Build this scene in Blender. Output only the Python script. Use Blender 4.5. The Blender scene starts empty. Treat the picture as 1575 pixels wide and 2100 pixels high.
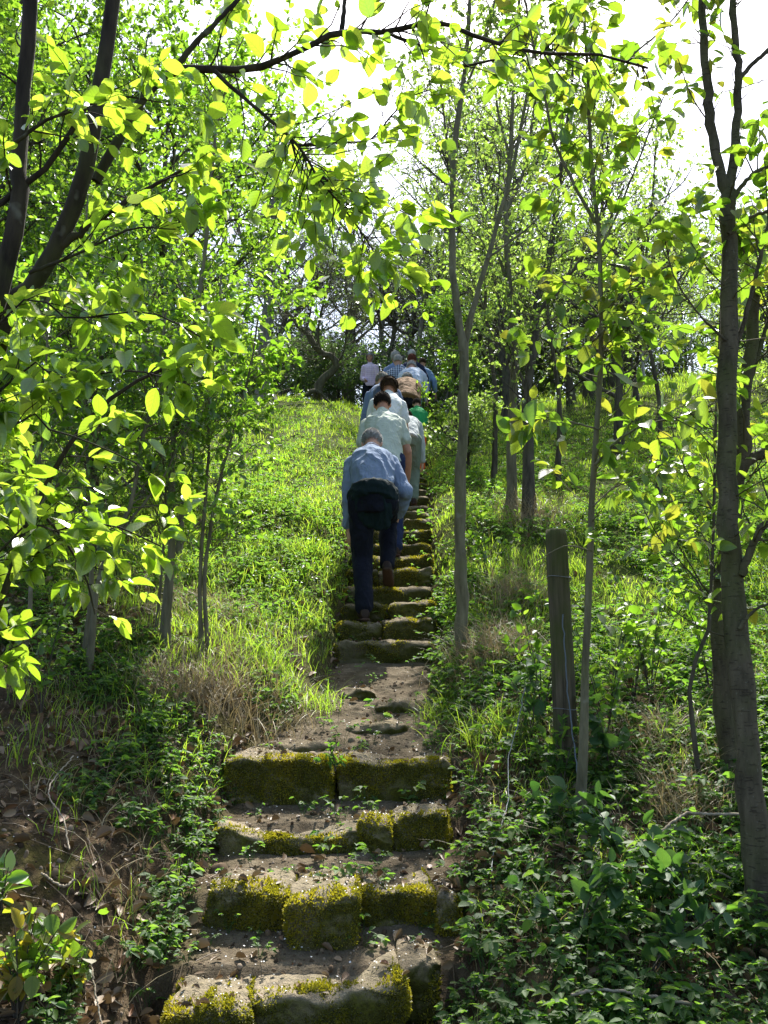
import bpy, bmesh, math
import numpy as np
from mathutils import Vector, noise as mnoise

# ------------------------------------------------------------------ basics
SC = bpy.context.scene
COL = SC.collection
CZ = 1.55                       # height of the lens above the path's lower end
FPX = 1900.0                    # focal length in photo pixels (photo is 1575 x 2100)
TH = math.radians(8.0)
cT, sT = math.cos(TH), math.sin(TH)


def P(px, py, d):
    dx = (px - 787.5) / FPX
    dy = -(py - 1050.0) / FPX
    y = cT - sT * dy
    z = sT + cT * dy
    t = d / y
    return np.array([dx * t, d, CZ + z * t])


def project(X):
    X = np.asarray(X, float)
    x = X[..., 0]; y = X[..., 1]; z = X[..., 2] - CZ
    dep = y * cT + z * sT
    up = -y * sT + z * cT
    dep = np.where(dep < .05, .05, dep)
    return 787.5 + FPX * x / dep, 1050 - FPX * up / dep


def nrm(v):
    v = np.asarray(v, float)
    n = np.linalg.norm(v, axis=-1, keepdims=True)
    return v / np.where(n < 1e-9, 1, n)


def sstep(a, b, x):
    t = np.clip((np.asarray(x, float) - a) / (b - a), 0, 1)
    return t * t * (3 - 2 * t)


def _hash(ix, iy, seed):
    n = (ix * 374761393 + iy * 668265263 + seed * 974711) & 0x7fffffff
    n = ((n ^ (n >> 13)) * 1274126177) & 0x7fffffff
    return ((n ^ (n >> 16)) & 0xffff) / 65535.0


def vnoise(x, y, seed=0):
    x = np.asarray(x, float); y = np.asarray(y, float)
    ix = np.floor(x).astype(np.int64); iy = np.floor(y).astype(np.int64)
    fx = x - ix; fy = y - iy
    fx = fx * fx * (3 - 2 * fx); fy = fy * fy * (3 - 2 * fy)
    a = _hash(ix, iy, seed); b = _hash(ix + 1, iy, seed)
    c = _hash(ix, iy + 1, seed); d = _hash(ix + 1, iy + 1, seed)
    return (a * (1 - fx) + b * fx) * (1 - fy) + (c * (1 - fx) + d * fx) * fy


def fbm(x, y, seed=0, octv=4):
    s = 0; a = .5
    for i in range(octv):
        s = s + a * vnoise(x * 2 ** i, y * 2 ** i, seed + i)
        a *= .5
    return s


# ------------------------------------------------------------------ tags and mesh building
def tag(o, label=None, cat=None, group=None, kind=None):
    if label: o['label'] = label
    if cat: o['category'] = cat
    if group: o['group'] = group
    if kind: o['kind'] = kind
    return o


def empty(name, loc, label, cat, group=None, rz=0):
    o = bpy.data.objects.new(name, None)
    COL.objects.link(o)
    o.location = [float(v) for v in loc]
    o.rotation_euler = (0, 0, rz)
    o.empty_display_size = .1
    o.matrix_world = o.matrix_basis
    return tag(o, label, cat, group)


class MB:
    def __init__(s):
        s.V = []; s.F = {3: [], 4: []}; s.R = []; s.U = []; s.n = 0

    def add(s, V, F, rnd=None, uv=None):
        V = np.asarray(V, float).reshape(-1, 3)
        for f in (F if isinstance(F, list) else [F]):
            f = np.asarray(f, np.int64)
            if f.size: s.F[f.shape[1]].append(f + s.n)
        s.V.append(V)
        k = len(V)
        if rnd is None: rnd = np.zeros(k)
        elif np.isscalar(rnd): rnd = np.full(k, rnd)
        s.R.append(np.asarray(rnd, float).reshape(-1))
        s.U.append(np.zeros((k, 3)) if uv is None else np.asarray(uv, float).reshape(-1, 3))
        s.n += k

    def build(s, name, mat, parent=None, smooth=True, attrs=True, origin=None):
        V = np.concatenate(s.V) if s.V else np.zeros((0, 3))
        if parent is not None:
            V = V - np.array(parent_off(parent))
        elif origin is not None:
            V = V - np.asarray(origin, float)
        me = bpy.data.meshes.new(name)
        q = np.concatenate(s.F[4]) if s.F[4] else np.zeros((0, 4), np.int64)
        t = np.concatenate(s.F[3]) if s.F[3] else np.zeros((0, 3), np.int64)
        me.vertices.add(len(V))
        me.vertices.foreach_set('co', V.astype(np.float32).ravel())
        li = np.concatenate([q.ravel(), t.ravel()]).astype(np.int32)
        me.loops.add(len(li))
        me.loops.foreach_set('vertex_index', li)
        npol = len(q) + len(t)
        me.polygons.add(npol)
        st = np.concatenate([np.arange(len(q)) * 4, len(q) * 4 + np.arange(len(t)) * 3]).astype(np.int32)
        me.polygons.foreach_set('loop_start', st)
        if smooth:
            me.polygons.foreach_set('use_smooth', np.ones(npol, bool))
        if attrs:
            a = me.attributes.new('rnd', 'FLOAT', 'POINT')
            a.data.foreach_set('value', np.concatenate(s.R).astype(np.float32))
            a = me.attributes.new('luv', 'FLOAT_VECTOR', 'POINT')
            a.data.foreach_set('vector', np.concatenate(s.U).astype(np.float32).ravel())
        me.update(calc_edges=True)
        me.validate()
        if mat: me.materials.append(mat)
        o = bpy.data.objects.new(name, me)
        COL.objects.link(o)
        if parent is not None: o.parent = parent
        elif origin is not None: o.location = [float(v) for v in origin]
        return o


def parent_off(p):
    v = Vector((0, 0, 0))
    while p is not None:
        v = v + Vector(p.location)
        p = p.parent
    return v


def tubes(mb, Pt, R, k=6, rnd=None, cap=False):
    Pt = np.asarray(Pt, float); R = np.asarray(R, float)
    if Pt.ndim == 2: Pt = Pt[None]; R = R[None]
    M, N, _ = Pt.shape
    T = nrm(np.gradient(Pt, axis=1))
    ax = np.abs(Pt[:, -1] - Pt[:, 0]).argmin(axis=1)
    ref = np.eye(3)[ax][:, None, :]
    u = nrm(np.cross(T, np.broadcast_to(ref, T.shape)))
    v = np.cross(T, u)
    a = np.arange(k) * 2 * np.pi / k
    ring = np.cos(a)[None, None, :, None] * u[:, :, None, :] + np.sin(a)[None, None, :, None] * v[:, :, None, :]
    V = Pt[:, :, None, :] + ring * R[:, :, None, None]
    base = (np.arange(M) * N * k)[:, None, None]
    i = np.arange(N - 1)[None, :, None]; j = np.arange(k)[None, None, :]
    j2 = (j + 1) % k
    F = np.stack([base + i * k + j, base + i * k + j2, base + (i + 1) * k + j2, base + (i + 1) * k + j], -1).reshape(-1, 4)
    V = V.reshape(-1, 3)
    Fs = [F]
    if cap:
        cs = np.concatenate([Pt[:, 0], Pt[:, -1]])
        n0 = len(V)
        V = np.concatenate([V, cs])
        jj = np.arange(k)
        for m in range(M):
            b0 = m * N * k; b1 = b0 + (N - 1) * k
            Fs.append(np.stack([np.full(k, n0 + m), b0 + (jj + 1) % k, b0 + jj], -1))
            Fs.append(np.stack([np.full(k, n0 + M + m), b1 + jj, b1 + (jj + 1) % k], -1))
    r = None
    if rnd is not None:
        r = np.repeat(rnd, N * k)
        if cap: r = np.concatenate([r, rnd, rnd])
    mb.add(V, Fs, r)


def resample(pts, n=16):
    pts = np.asarray(pts, float)
    if len(pts) == 2:
        t = np.linspace(0, 1, n)[:, None]
        return pts[0] * (1 - t) + pts[1] * t
    p = np.vstack([2 * pts[0] - pts[1], pts, 2 * pts[-1] - pts[-2]])
    seg = np.linalg.norm(np.diff(pts, axis=0), axis=1)
    cum = np.concatenate([[0], np.cumsum(seg)])
    out = []
    for s in np.linspace(0, cum[-1], n):
        i = min(np.searchsorted(cum, s, 'right') - 1, len(pts) - 2)
        t = (s - cum[i]) / max(seg[i], 1e-9)
        p0, p1, p2, p3 = p[i], p[i + 1], p[i + 2], p[i + 3]
        out.append(.5 * ((2 * p1) + (-p0 + p2) * t + (2 * p0 - 5 * p1 + 4 * p2 - p3) * t * t + (-p0 + 3 * p1 - 3 * p2 + p3) * t ** 3))
    return np.array(out)


def grow(rng, Pp, Rp, count, t0=.3, t1=1., l0=.2, l1=.5, ang=50, up=.1, N=6, wig=.15, rf=.6, bias=None, rmax=.02):
    M, Np, _ = Pp.shape
    L = np.linalg.norm(np.diff(Pp, axis=1), axis=2).sum(1)
    idx = rng.choice(M, count, p=L / L.sum())
    t = rng.uniform(t0, t1, count)
    f = t * (Np - 1)
    i = np.minimum(f.astype(int), Np - 2); w = (f - i)[:, None]
    base = Pp[idx, i] * (1 - w) + Pp[idx, i + 1] * w
    r = Rp[idx, i] * (1 - w[:, 0]) + Rp[idx, i + 1] * w[:, 0]
    tan = nrm(Pp[idx, i + 1] - Pp[idx, i])
    perp = nrm(np.cross(tan, rng.normal(size=(count, 3))))
    a = np.radians(ang + rng.normal(0, 14, count))[:, None]
    d = nrm(np.cos(a) * tan + np.sin(a) * perp)
    if bias is not None: d = nrm(d + np.asarray(bias))
    ln = rng.uniform(l0, l1, count) * (1 - .35 * t)
    out = np.zeros((count, N, 3)); out[:, 0] = base
    for j in range(1, N):
        d = nrm(d + rng.normal(0, wig, (count, 3)) + np.array([0, 0, up]) / N * 2)
        out[:, j] = out[:, j - 1] + d * (ln / (N - 1))[:, None]
    r0 = np.minimum(np.minimum(rf * r, ln * .022), rmax)
    R = r0[:, None] * np.linspace(1, .3, N)[None]
    return out, np.maximum(R, .0007)


# ---- leaf templates: (u along, v across, w up), faces
def _tmpl(st, hw, fold=.12, droop=.12):
    V = [(st[0], 0, 0)]
    for u, h in zip(st[1:-1], hw[1:-1]):
        z = -droop * u * u
        V += [(u, -h, z + fold * h), (u, 0, z), (u, h, z + fold * h)]
    V.append((st[-1], 0, -droop))
    n = len(st) - 2
    T = [(0, 2, 1), (0, 3, 2)]; Q = []
    for i in range(n - 1):
        a = 1 + 3 * i; b = a + 3
        Q += [(a, a + 1, b + 1, b), (a + 1, a + 2, b + 2, b + 1)]
    a = 1 + 3 * (n - 1); e = len(V) - 1
    T += [(a, a + 1, e), (a + 1, a + 2, e)]
    return np.array(V, float), np.array(T), np.array(Q, dtype=int).reshape(-1, 4)


T_NEAR = _tmpl([0, .08, .22, .42, .62, .8, .92, 1], [0, .45, .82, 1, .9, .58, .25, 0], .22, .16)
T_MID = _tmpl([0, .2, .5, .8, 1], [0, .75, 1, .6, 0], .25, .12)
T_FAR = (np.array([(0, 0, 0), (.45, -1, .15), (1, 0, -.1), (.45, 1, .15)], float), np.array([(0, 2, 1), (0, 3, 2)]), np.zeros((0, 4), int))
T_LIT = _tmpl([0, .2, .5, .8, 1], [0, .75, 1, .7, 0], .55, -.35)


def leaves(mb, rng, B, D, N, L, W, T, rnd=None):
    V0, Tr, Q = T
    B = np.asarray(B, float); m = len(B)
    D = nrm(D); S = nrm(np.cross(D, N)); Nn = np.cross(S, D)
    L = np.asarray(L)[:, None, None]; W = np.asarray(W)[:, None, None] * .5
    u = V0[None, :, 0:1]; v = V0[None, :, 1:2]; w = V0[None, :, 2:3]
    curl = rng.uniform(.2, 1.9, m)[:, None, None]
    V = B[:, None, :] + D[:, None, :] * u * L + S[:, None, :] * v * W + Nn[:, None, :] * w * (L * .6) * curl
    k = len(V0)
    off = (np.arange(m) * k)[:, None, None]
    F = [(Tr[None] + off).reshape(-1, 3)]
    if len(Q): F.append((Q[None] + off).reshape(-1, 4))
    r = np.repeat(rng.uniform(0, 1, m) if rnd is None else rnd, k)
    uv = np.tile(np.concatenate([V0[:, :2], np.zeros((k, 1))], 1), (m, 1))
    mb.add(V.reshape(-1, 3), F, r, uv)


def leaf_on(rng, Pp, n, t0=.25, t1=1.):
    M, Np, _ = Pp.shape
    idx = rng.integers(0, M, n)
    f = rng.uniform(t0, t1, n) * (Np - 1)
    i = np.minimum(f.astype(int), Np - 2); w = (f - i)[:, None]
    B = Pp[idx, i] * (1 - w) + Pp[idx, i + 1] * w
    tan = nrm(Pp[idx, i + 1] - Pp[idx, i])
    return B, tan


def inview(X, m=350):
    px, py = project(X)
    return (px > -m) & (px < 1575 + m) & (py > -m) & (py < 2100 + m)


# ------------------------------------------------------------------ materials
def mat(name):
    m = bpy.data.materials.new(name)
    m.use_nodes = True
    nt = m.node_tree
    nt.nodes.clear()
    out = nt.nodes.new('ShaderNodeOutputMaterial')
    return m, nt, out


def nd(nt, typ, **kw):
    n = nt.nodes.new(typ)
    for k, v in kw.items():
        if k.startswith('i_'):
            key = k[2:]
            n.inputs[int(key) if key.isdigit() else key.replace('_', ' ')].default_value = v
        else:
            setattr(n, k, v)
    return n


def ramp(nt, fac, stops):
    r = nt.nodes.new('ShaderNodeValToRGB')
    e = r.color_ramp.elements
    while len(e) < len(stops): e.new(.5)
    for el, (p, c) in zip(e, stops):
        el.position = p
        el.color = (*c, 1)
    nt.links.new(fac, r.inputs[0])
    return r.outputs[0]


def rampf(nt, fac, a, b, v0=0., v1=1.):
    r = nd(nt, 'ShaderNodeMapRange', i_1=a, i_2=b, i_3=v0, i_4=v1)
    nt.links.new(fac, r.inputs[0])
    return r.outputs[0]


def mixc(nt, fac, a, b):
    n = nt.nodes.new('ShaderNodeMix'); n.data_type = 'RGBA'
    for sock, val in ((n.inputs[0], fac), (n.inputs[6], a), (n.inputs[7], b)):
        if isinstance(val, bpy.types.NodeSocket): nt.links.new(val, sock)
        elif isinstance(val, (int, float)): sock.default_value = val
        else: sock.default_value = (*val, 1)
    return n.outputs[2]


def math_(nt, op, a, b=None):
    n = nt.nodes.new('ShaderNodeMath'); n.operation = op
    for s, v in ((0, a), (1, b)):
        if v is None: continue
        if isinstance(v, bpy.types.NodeSocket): nt.links.new(v, n.inputs[s])
        else: n.inputs[s].default_value = v
    return n.outputs[0]


def coords(nt, scale=(1, 1, 1), src='Object'):
    tc = nt.nodes.new('ShaderNodeTexCoord')
    mp = nt.nodes.new('ShaderNodeMapping')
    mp.inputs['Scale'].default_value = scale
    nt.links.new(tc.outputs[src], mp.inputs[0])
    return mp.outputs[0]


def noise(nt, vec, scale, detail=4, rough=.55, dist=0.):
    n = nd(nt, 'ShaderNodeTexNoise', i_Scale=scale, i_Detail=detail, i_Roughness=rough, i_Distortion=dist)
    if vec is not None: nt.links.new(vec, n.inputs['Vector'])
    return n.outputs['Fac']


def bump(nt, h, strength=.5, dist=.02):
    b = nd(nt, 'ShaderNodeBump', i_Strength=strength, i_Distance=dist)
    nt.links.new(h, b.inputs['Height'])
    return b.outputs[0]


def principled(nt, out, col, rough=.8, nor=None, spec=.3):
    p = nt.nodes.new('ShaderNodeBsdfPrincipled')
    if isinstance(col, bpy.types.NodeSocket): nt.links.new(col, p.inputs['Base Color'])
    else: p.inputs['Base Color'].default_value = (*col, 1)
    if isinstance(rough, bpy.types.NodeSocket): nt.links.new(rough, p.inputs['Roughness'])
    else: p.inputs['Roughness'].default_value = rough
    p.inputs['Specular IOR Level'].default_value = spec
    if nor is not None: nt.links.new(nor, p.inputs['Normal'])
    nt.links.new(p.outputs[0], out.inputs[0])
    return p


def leaf_mat(name, cols, tcols, tf=.5, gloss=.05, rough=.35, veins=False, fg=.4):
    m, nt, out = mat(name)
    at = nd(nt, 'ShaderNodeAttribute', attribute_name='rnd')
    n = len(cols)
    st = [(i / max(n - 1, 1), c) for i, c in enumerate(cols)]
    c = ramp(nt, at.outputs['Fac'], st)
    st = [(i / max(len(tcols) - 1, 1), q) for i, q in enumerate(tcols)]
    tc = ramp(nt, at.outputs['Fac'], st)
    nor = None
    if veins:
        uv = nd(nt, 'ShaderNodeAttribute', attribute_name='luv')
        sp = nt.nodes.new('ShaderNodeSeparateXYZ')
        nt.links.new(uv.outputs['Vector'], sp.inputs[0])
        av = math_(nt, 'ABSOLUTE', sp.outputs[1])
        ph = math_(nt, 'SUBTRACT', math_(nt, 'MULTIPLY', sp.outputs[0], 38.), math_(nt, 'MULTIPLY', av, 13.))
        sn = math_(nt, 'SINE', ph)
        vein = rampf(nt, sn, .72, 1.)
        mid = rampf(nt, av, .09, .03)
        vv = math_(nt, 'MAXIMUM', vein, mid)
        tc = mixc(nt, math_(nt, 'MULTIPLY', vv, .28), tc, (.14, .26, .02))
        nor = bump(nt, math_(nt, 'MULTIPLY', vv, -1.), .15, .003)
    d = nt.nodes.new('ShaderNodeBsdfDiffuse'); nt.links.new(c, d.inputs[0])
    t = nt.nodes.new('ShaderNodeBsdfTranslucent'); nt.links.new(tc, t.inputs[0])
    g = nt.nodes.new('ShaderNodeBsdfGlossy'); g.inputs['Roughness'].default_value = rough
    if nor is not None:
        for s in (d, t, g): nt.links.new(nor, s.inputs['Normal'])
    m1 = nt.nodes.new('ShaderNodeMixShader'); m1.inputs[0].default_value = tf
    nt.links.new(d.outputs[0], m1.inputs[1]); nt.links.new(t.outputs[0], m1.inputs[2])
    lw = nt.nodes.new('ShaderNodeLayerWeight'); lw.inputs[0].default_value = .5
    fr = math_(nt, 'ADD', math_(nt, 'MULTIPLY', math_(nt, 'POWER', lw.outputs['Facing'], 4.), fg), gloss)
    m2 = nt.nodes.new('ShaderNodeMixShader')
    nt.links.new(fr, m2.inputs[0]); nt.links.new(m1.outputs[0], m2.inputs[1]); nt.links.new(g.outputs[0], m2.inputs[2])
    nt.links.new(m2.outputs[0], out.inputs[0])
    return m


def cherry_bark_mat(name):
    m, nt, out = mat(name)
    n0 = noise(nt, coords(nt, (18, 18, 4)), 1., 5, .65)
    n1 = noise(nt, coords(nt, (26, 26, 120)), 1., 2, .5)
    n2 = noise(nt, coords(nt, (4, 4, 2.5)), 1., 4)
    n5 = noise(nt, coords(nt, (90, 90, 70)), 1., 3, .6)
    c = ramp(nt, n0, [(.28, (.03, .026, .016)), (.7, (.115, .098, .064))])
    c = mixc(nt, rampf(nt, n2, .42, .62, 0, .6), c, (.075, .088, .028))
    dash = rampf(nt, n1, .60, .66)
    c = mixc(nt, math_(nt, 'MULTIPLY', dash, .55), c, (.022, .017, .012))
    c = mixc(nt, rampf(nt, n5, .62, .72, 0, .3), c, (.20, .20, .16))
    h = math_(nt, 'ADD', math_(nt, 'ADD', n0, math_(nt, 'MULTIPLY', n5, .4)), math_(nt, 'MULTIPLY', dash, .35))
    principled(nt, out, c, .9, bump(nt, h, .55, .01), .12)
    return m


def bark_mat(name, c0, c1, moss=(.09, .11, .03), mf=.3, bands=False, sc=1.):
    m, nt, out = mat(name)
    v = coords(nt, (26 * sc, 26 * sc, 5 * sc) if not bands else (12 * sc, 12 * sc, 46 * sc))
    n1 = noise(nt, v, 1., 5, .6)
    v2 = coords(nt, (3, 3, 2))
    n2 = noise(nt, v2, 1.5, 4)
    c = ramp(nt, n1, [(.3, c0), (.68, c1)])
    c = mixc(nt, rampf(nt, n2, .52, .68, 0, mf), c, moss)
    n3 = noise(nt, coords(nt, (14, 14, 14)), 1., 2)
    c = mixc(nt, rampf(nt, n3, .66, .74, 0, .22), c, (.33, .34, .28))
    principled(nt, out, c, .9, bump(nt, n1, .7, .012), .15)
    return m


def cloth_mat(name, c, c2=None, check=None, sc=1.):
    m, nt, out = mat(name)
    n = noise(nt, coords(nt, (6, 6, 6)), 1., 3)
    c2 = c2 or tuple(x * .8 for x in c)
    col = mixc(nt, rampf(nt, n, .3, .7), c, c2)
    if check:
        w = coords(nt, (1, 1, 1))
        s = nt.nodes.new('ShaderNodeSeparateXYZ'); nt.links.new(w, s.inputs[0])
        a = math_(nt, 'GREATER_THAN', math_(nt, 'SINE', math_(nt, 'MULTIPLY', s.outputs[0], check[1])), 0.)
        b = math_(nt, 'GREATER_THAN', math_(nt, 'SINE', math_(nt, 'MULTIPLY', s.outputs[2], check[1])), 0.)
        col = mixc(nt, math_(nt, 'MULTIPLY', math_(nt, 'ADD', a, b), .5), col, check[0])
    f = noise(nt, coords(nt, (300, 300, 300)), 1., 1)
    wr = noise(nt, coords(nt, (9, 9, 5)), 1., 3, .5, 1.2)
    rid = math_(nt, 'ABSOLUTE', math_(nt, 'SUBTRACT', wr, .5))
    f = math_(nt, 'ADD', math_(nt, 'MULTIPLY', f, .05), math_(nt, 'MULTIPLY', rid, -2.))
    p = principled(nt, out, col, .88, bump(nt, f, .55, .03), .15)
    return m


def plain_mat(name, c, rough=.7, spec=.3, var=.25, scale=20, bs=.2):
    m, nt, out = mat(name)
    n = noise(nt, coords(nt, (scale,) * 3), 1., 4)
    col = mixc(nt, rampf(nt, n, .3, .7), c, tuple(x * (1 - var) for x in c))
    principled(nt, out, col, rough, bump(nt, n, bs, .005), spec)
    return m


# fresh spring leaves
M_DOG = leaf_mat('dogwood_leaf', [(.045, .085, .012), (.07, .12, .018), (.10, .15, .02)], [(.33, .58, .025), (.43, .66, .035), (.55, .72, .06)], .58, .085, .30, True)
M_CHERRY = leaf_mat('cherry_leaf', [(.045, .085, .012), (.06, .11, .015), (.07, .115, .018), (.08, .12, .02), (.10, .10, .02)], [(.24, .47, .025), (.30, .54, .03), (.35, .56, .03), (.43, .62, .04), (.48, .48, .04)], .5, .05, .38, True)
M_HAZEL = leaf_mat('hazel_leaf', [(.035, .075, .01), (.055, .10, .015), (.08, .13, .02)], [(.22, .47, .02), (.31, .57, .03), (.43, .65, .05)], .5, .05, .45)
M_PALE = leaf_mat('pale_spring_leaf', [(.06, .10, .02), (.08, .125, .025), (.11, .15, .03)], [(.30, .50, .06), (.38, .58, .07), (.48, .64, .11)], .5, .05, .5)
M_DARKL = leaf_mat('dark_evergreen_leaf', [(.03, .06, .018), (.045, .085, .022), (.06, .105, .03)], [(.13, .26, .03), (.2, .36, .045)], .42, .05, .5)
M_GREY = leaf_mat('grey_green_leaf', [(.04, .065, .03), (.06, .085, .04)], [(.16, .24, .08), (.24, .32, .12)], .4, .05, .5)
M_GRASS = leaf_mat('grass_blade', [(.06, .115, .012), (.085, .135, .018), (.115, .15, .025)], [(.34, .62, .03), (.45, .69, .04), (.58, .73, .07)], .55, .03, .5)
M_COVER = leaf_mat('ground_plant_leaf', [(.025, .065, .015), (.045, .09, .02), (.07, .11, .025)], [(.16, .38, .03), (.24, .48, .04), (.34, .54, .06)], .45, .02, .6, False, .15)
M_BRAM = leaf_mat('bramble_leaf', [(.018, .055, .020), (.035, .08, .026), (.055, .10, .035)], [(.09, .24, .03), (.17, .34, .04)], .35, .025, .5, True, .18)
M_HOT = leaf_mat('young_shoot_leaf', [(.04, .09, .012), (.06, .11, .015), (.08, .11, .015), (.16, .11, .02)], [(.22, .46, .03), (.32, .54, .03), (.48, .58, .03), (.58, .40, .03)], .5, .03, .5, True)
M_LIT = leaf_mat('dead_leaf', [(.06, .036, .018), (.15, .095, .05), (.28, .20, .12), (.15, .055, .02)], [(.08, .05, .02), (.12, .08, .03)], .2, .03, .5)
M_DRY = leaf_mat('dry_grass_blade', [(.20, .15, .07), (.32, .26, .14), (.42, .34, .20)], [(.22, .17, .07), (.34, .27, .12)], .3, .03, .5)
M_PETAL = leaf_mat('white_petal', [(.75, .74, .70), (.82, .82, .80)], [(.5, .5, .46), (.5, .5, .46)], .25, .03, .5)
M_MOSS = leaf_mat('moss_tuft', [(.06, .06, .008), (.12, .12, .008), (.19, .18, .010), (.27, .23, .015)], [(.20, .20, .015), (.36, .35, .015), (.52, .46, .02)], .45, .01, .7)

B_DOG = bark_mat('dogwood_bark', (.016, .013, .010), (.055, .045, .032), mf=.35)
B_SMOOTH = bark_mat('smooth_sapling_bark', (.075, .068, .04), (.19, .175, .11), (.13, .15, .045), .55)
B_CHERRY = cherry_bark_mat('cherry_bark')
B_DARK = bark_mat('dark_bark', (.032, .028, .02), (.105, .092, .066), mf=.4)
B_GREY = bark_mat('grey_bark', (.10, .09, .08), (.24, .22, .19), mf=.2)
B_PALE = bark_mat('pale_bark', (.30, .29, .27), (.52, .50, .47), mf=.05)
B_TWIG = bark_mat('twig_bark', (.04, .032, .024), (.10, .085, .065), mf=.1)
B_DEAD = bark_mat('dead_wood', (.16, .13, .09), (.34, .29, .22), mf=.05)


# ------------------------------------------------------------------ the hillside
LOW = [(3.40, -1.149), (3.76, -.978), (4.46, -.836), (4.99, -.602)]
UPS = [(7.2 + .3 * k, .01 + .16 * k) for k in range(8)] + [(9.3 + .42 * j, 1.13 + .155 * j) for j in range(1, 13)]
PROF = np.array([(-40, -4.), (-6, -2.0), (0, -1.75), (2, -1.55), (2.9, -1.36), (3.4, -1.2), (4.3, -.92), (5.2, -.58), (7.2, -.05), (9.3, 1.1), (14, 2.8), (17, 3.75),
                 (19, 4.5), (21, 5.0), (24, 5.4), (40, 6.6), (90, 9.), (400, 16.)])
XC = np.array([(-40, -.4), (2, -.33), (3.4, -.30), (3.76, -.25), (4.46, -.22), (4.99, -.22), (6, -.07), (7.2, .01), (9.3, .10), (14, .30), (20, .42), (400, .5)])


def xc(y): return np.interp(y, XC[:, 0], XC[:, 1])
def half(y): return np.interp(y, [0, 3.4, 3.8, 4.46, 5.1, 6.2, 7.2, 9, 14, 30], [.52, .49, .50, .53, .56, .40, .34, .33, .32, .3])


def prof(y):
    y = np.asarray(y, float)
    s = 0
    for o, w in ((-.35, .2), (-.15, .2), (0, .2), (.15, .2), (.35, .2)):
        s = s + w * np.interp(y + o, PROF[:, 0], PROF[:, 1])
    return s


_st = []
for (a, z) in LOW: _st.append((a, z))
SY = np.array([a for a, z in LOW] + [a for a, z in UPS]); SZ = np.array([z for a, z in LOW] + [z for a, z in UPS])


def stair(y):
    y = np.asarray(y, float)
    i = np.searchsorted(SY + np.where(SY < 5.5, .17, .13), y) - 1
    z = np.where(i >= 0, SZ[np.clip(i, 0, None)], -1.37 - .06 * (3.4 - y))
    z = np.where((y >= SY[3] + .17) & (y < SY[4] + .13), np.interp(y, [4.99, 5.3, 5.9, 7.2, 7.4], [-.602, -.59, -.44, -.13, -.13]), z)
    yy = y - np.where(y < 5.5, .17, .13)
    nxt = np.concatenate([SY[1:], [SY[-1] + .42]])
    k = np.clip(i, 0, None)
    pr = np.clip((yy - SY[k]) / np.maximum(nxt[k] - SY[k], .01), 0, 1)
    z = z + np.where((i >= 0) & (i != 3) & (y < 14.2), np.where(y < 5.5, .075, .04) * pr ** 1.5, 0)
    end = 14.35
    z = np.where(y > end, np.interp(y, [14.34, 17, 19, 21, 24, 40], [2.99, 3.75, 4.5, 5., 5.4, 6.6]), z)
    return z


def H(x, y):
    x = np.asarray(x, float); y = np.asarray(y, float)
    u = x - xc(y); h = half(y)
    el = np.clip(-u - h, 0, None); er = np.clip(u - h, 0, None)
    far = sstep(6, 9.5, y)
    left = (1 - far) * (.20 * sstep(0, .45, el) + .20 * np.clip(el - .2, 0, 4)) + far * (.16 * sstep(0, .35, el) + .05 * np.clip(el, 0, 8) + .28 * sstep(0, 1.2, el) * sstep(11, 17, y))
    right = (1 - far) * (.10 * sstep(0, .4, er) + .03 * np.clip(er, 0, 6)) + far * (.15 * sstep(0, .35, er)) + .22 * np.clip(x - 2, 0, 7) * sstep(10, 25, y)
    bank = prof(y) + left + right + np.where(y > 14, .10, .17) * (fbm(x * 1.1 + 9, y * 1.1, 3) - .5) + .05 * (fbm(x * 4.1, y * 4.1, 11, 3) - .5)
    st = stair(y) - .03 + .03 * (fbm(x * 9, y * 9, 21, 3) - .5)
    w = sstep(.0, .16, np.maximum(el, er))
    return CZ + st * (1 - w) + bank * w


def ground_axis(parts):
    out = []
    for a, b, s in parts:
        out += list(np.arange(a, b, s))
    out.append(parts[-1][1])
    return np.array(out)


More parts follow.
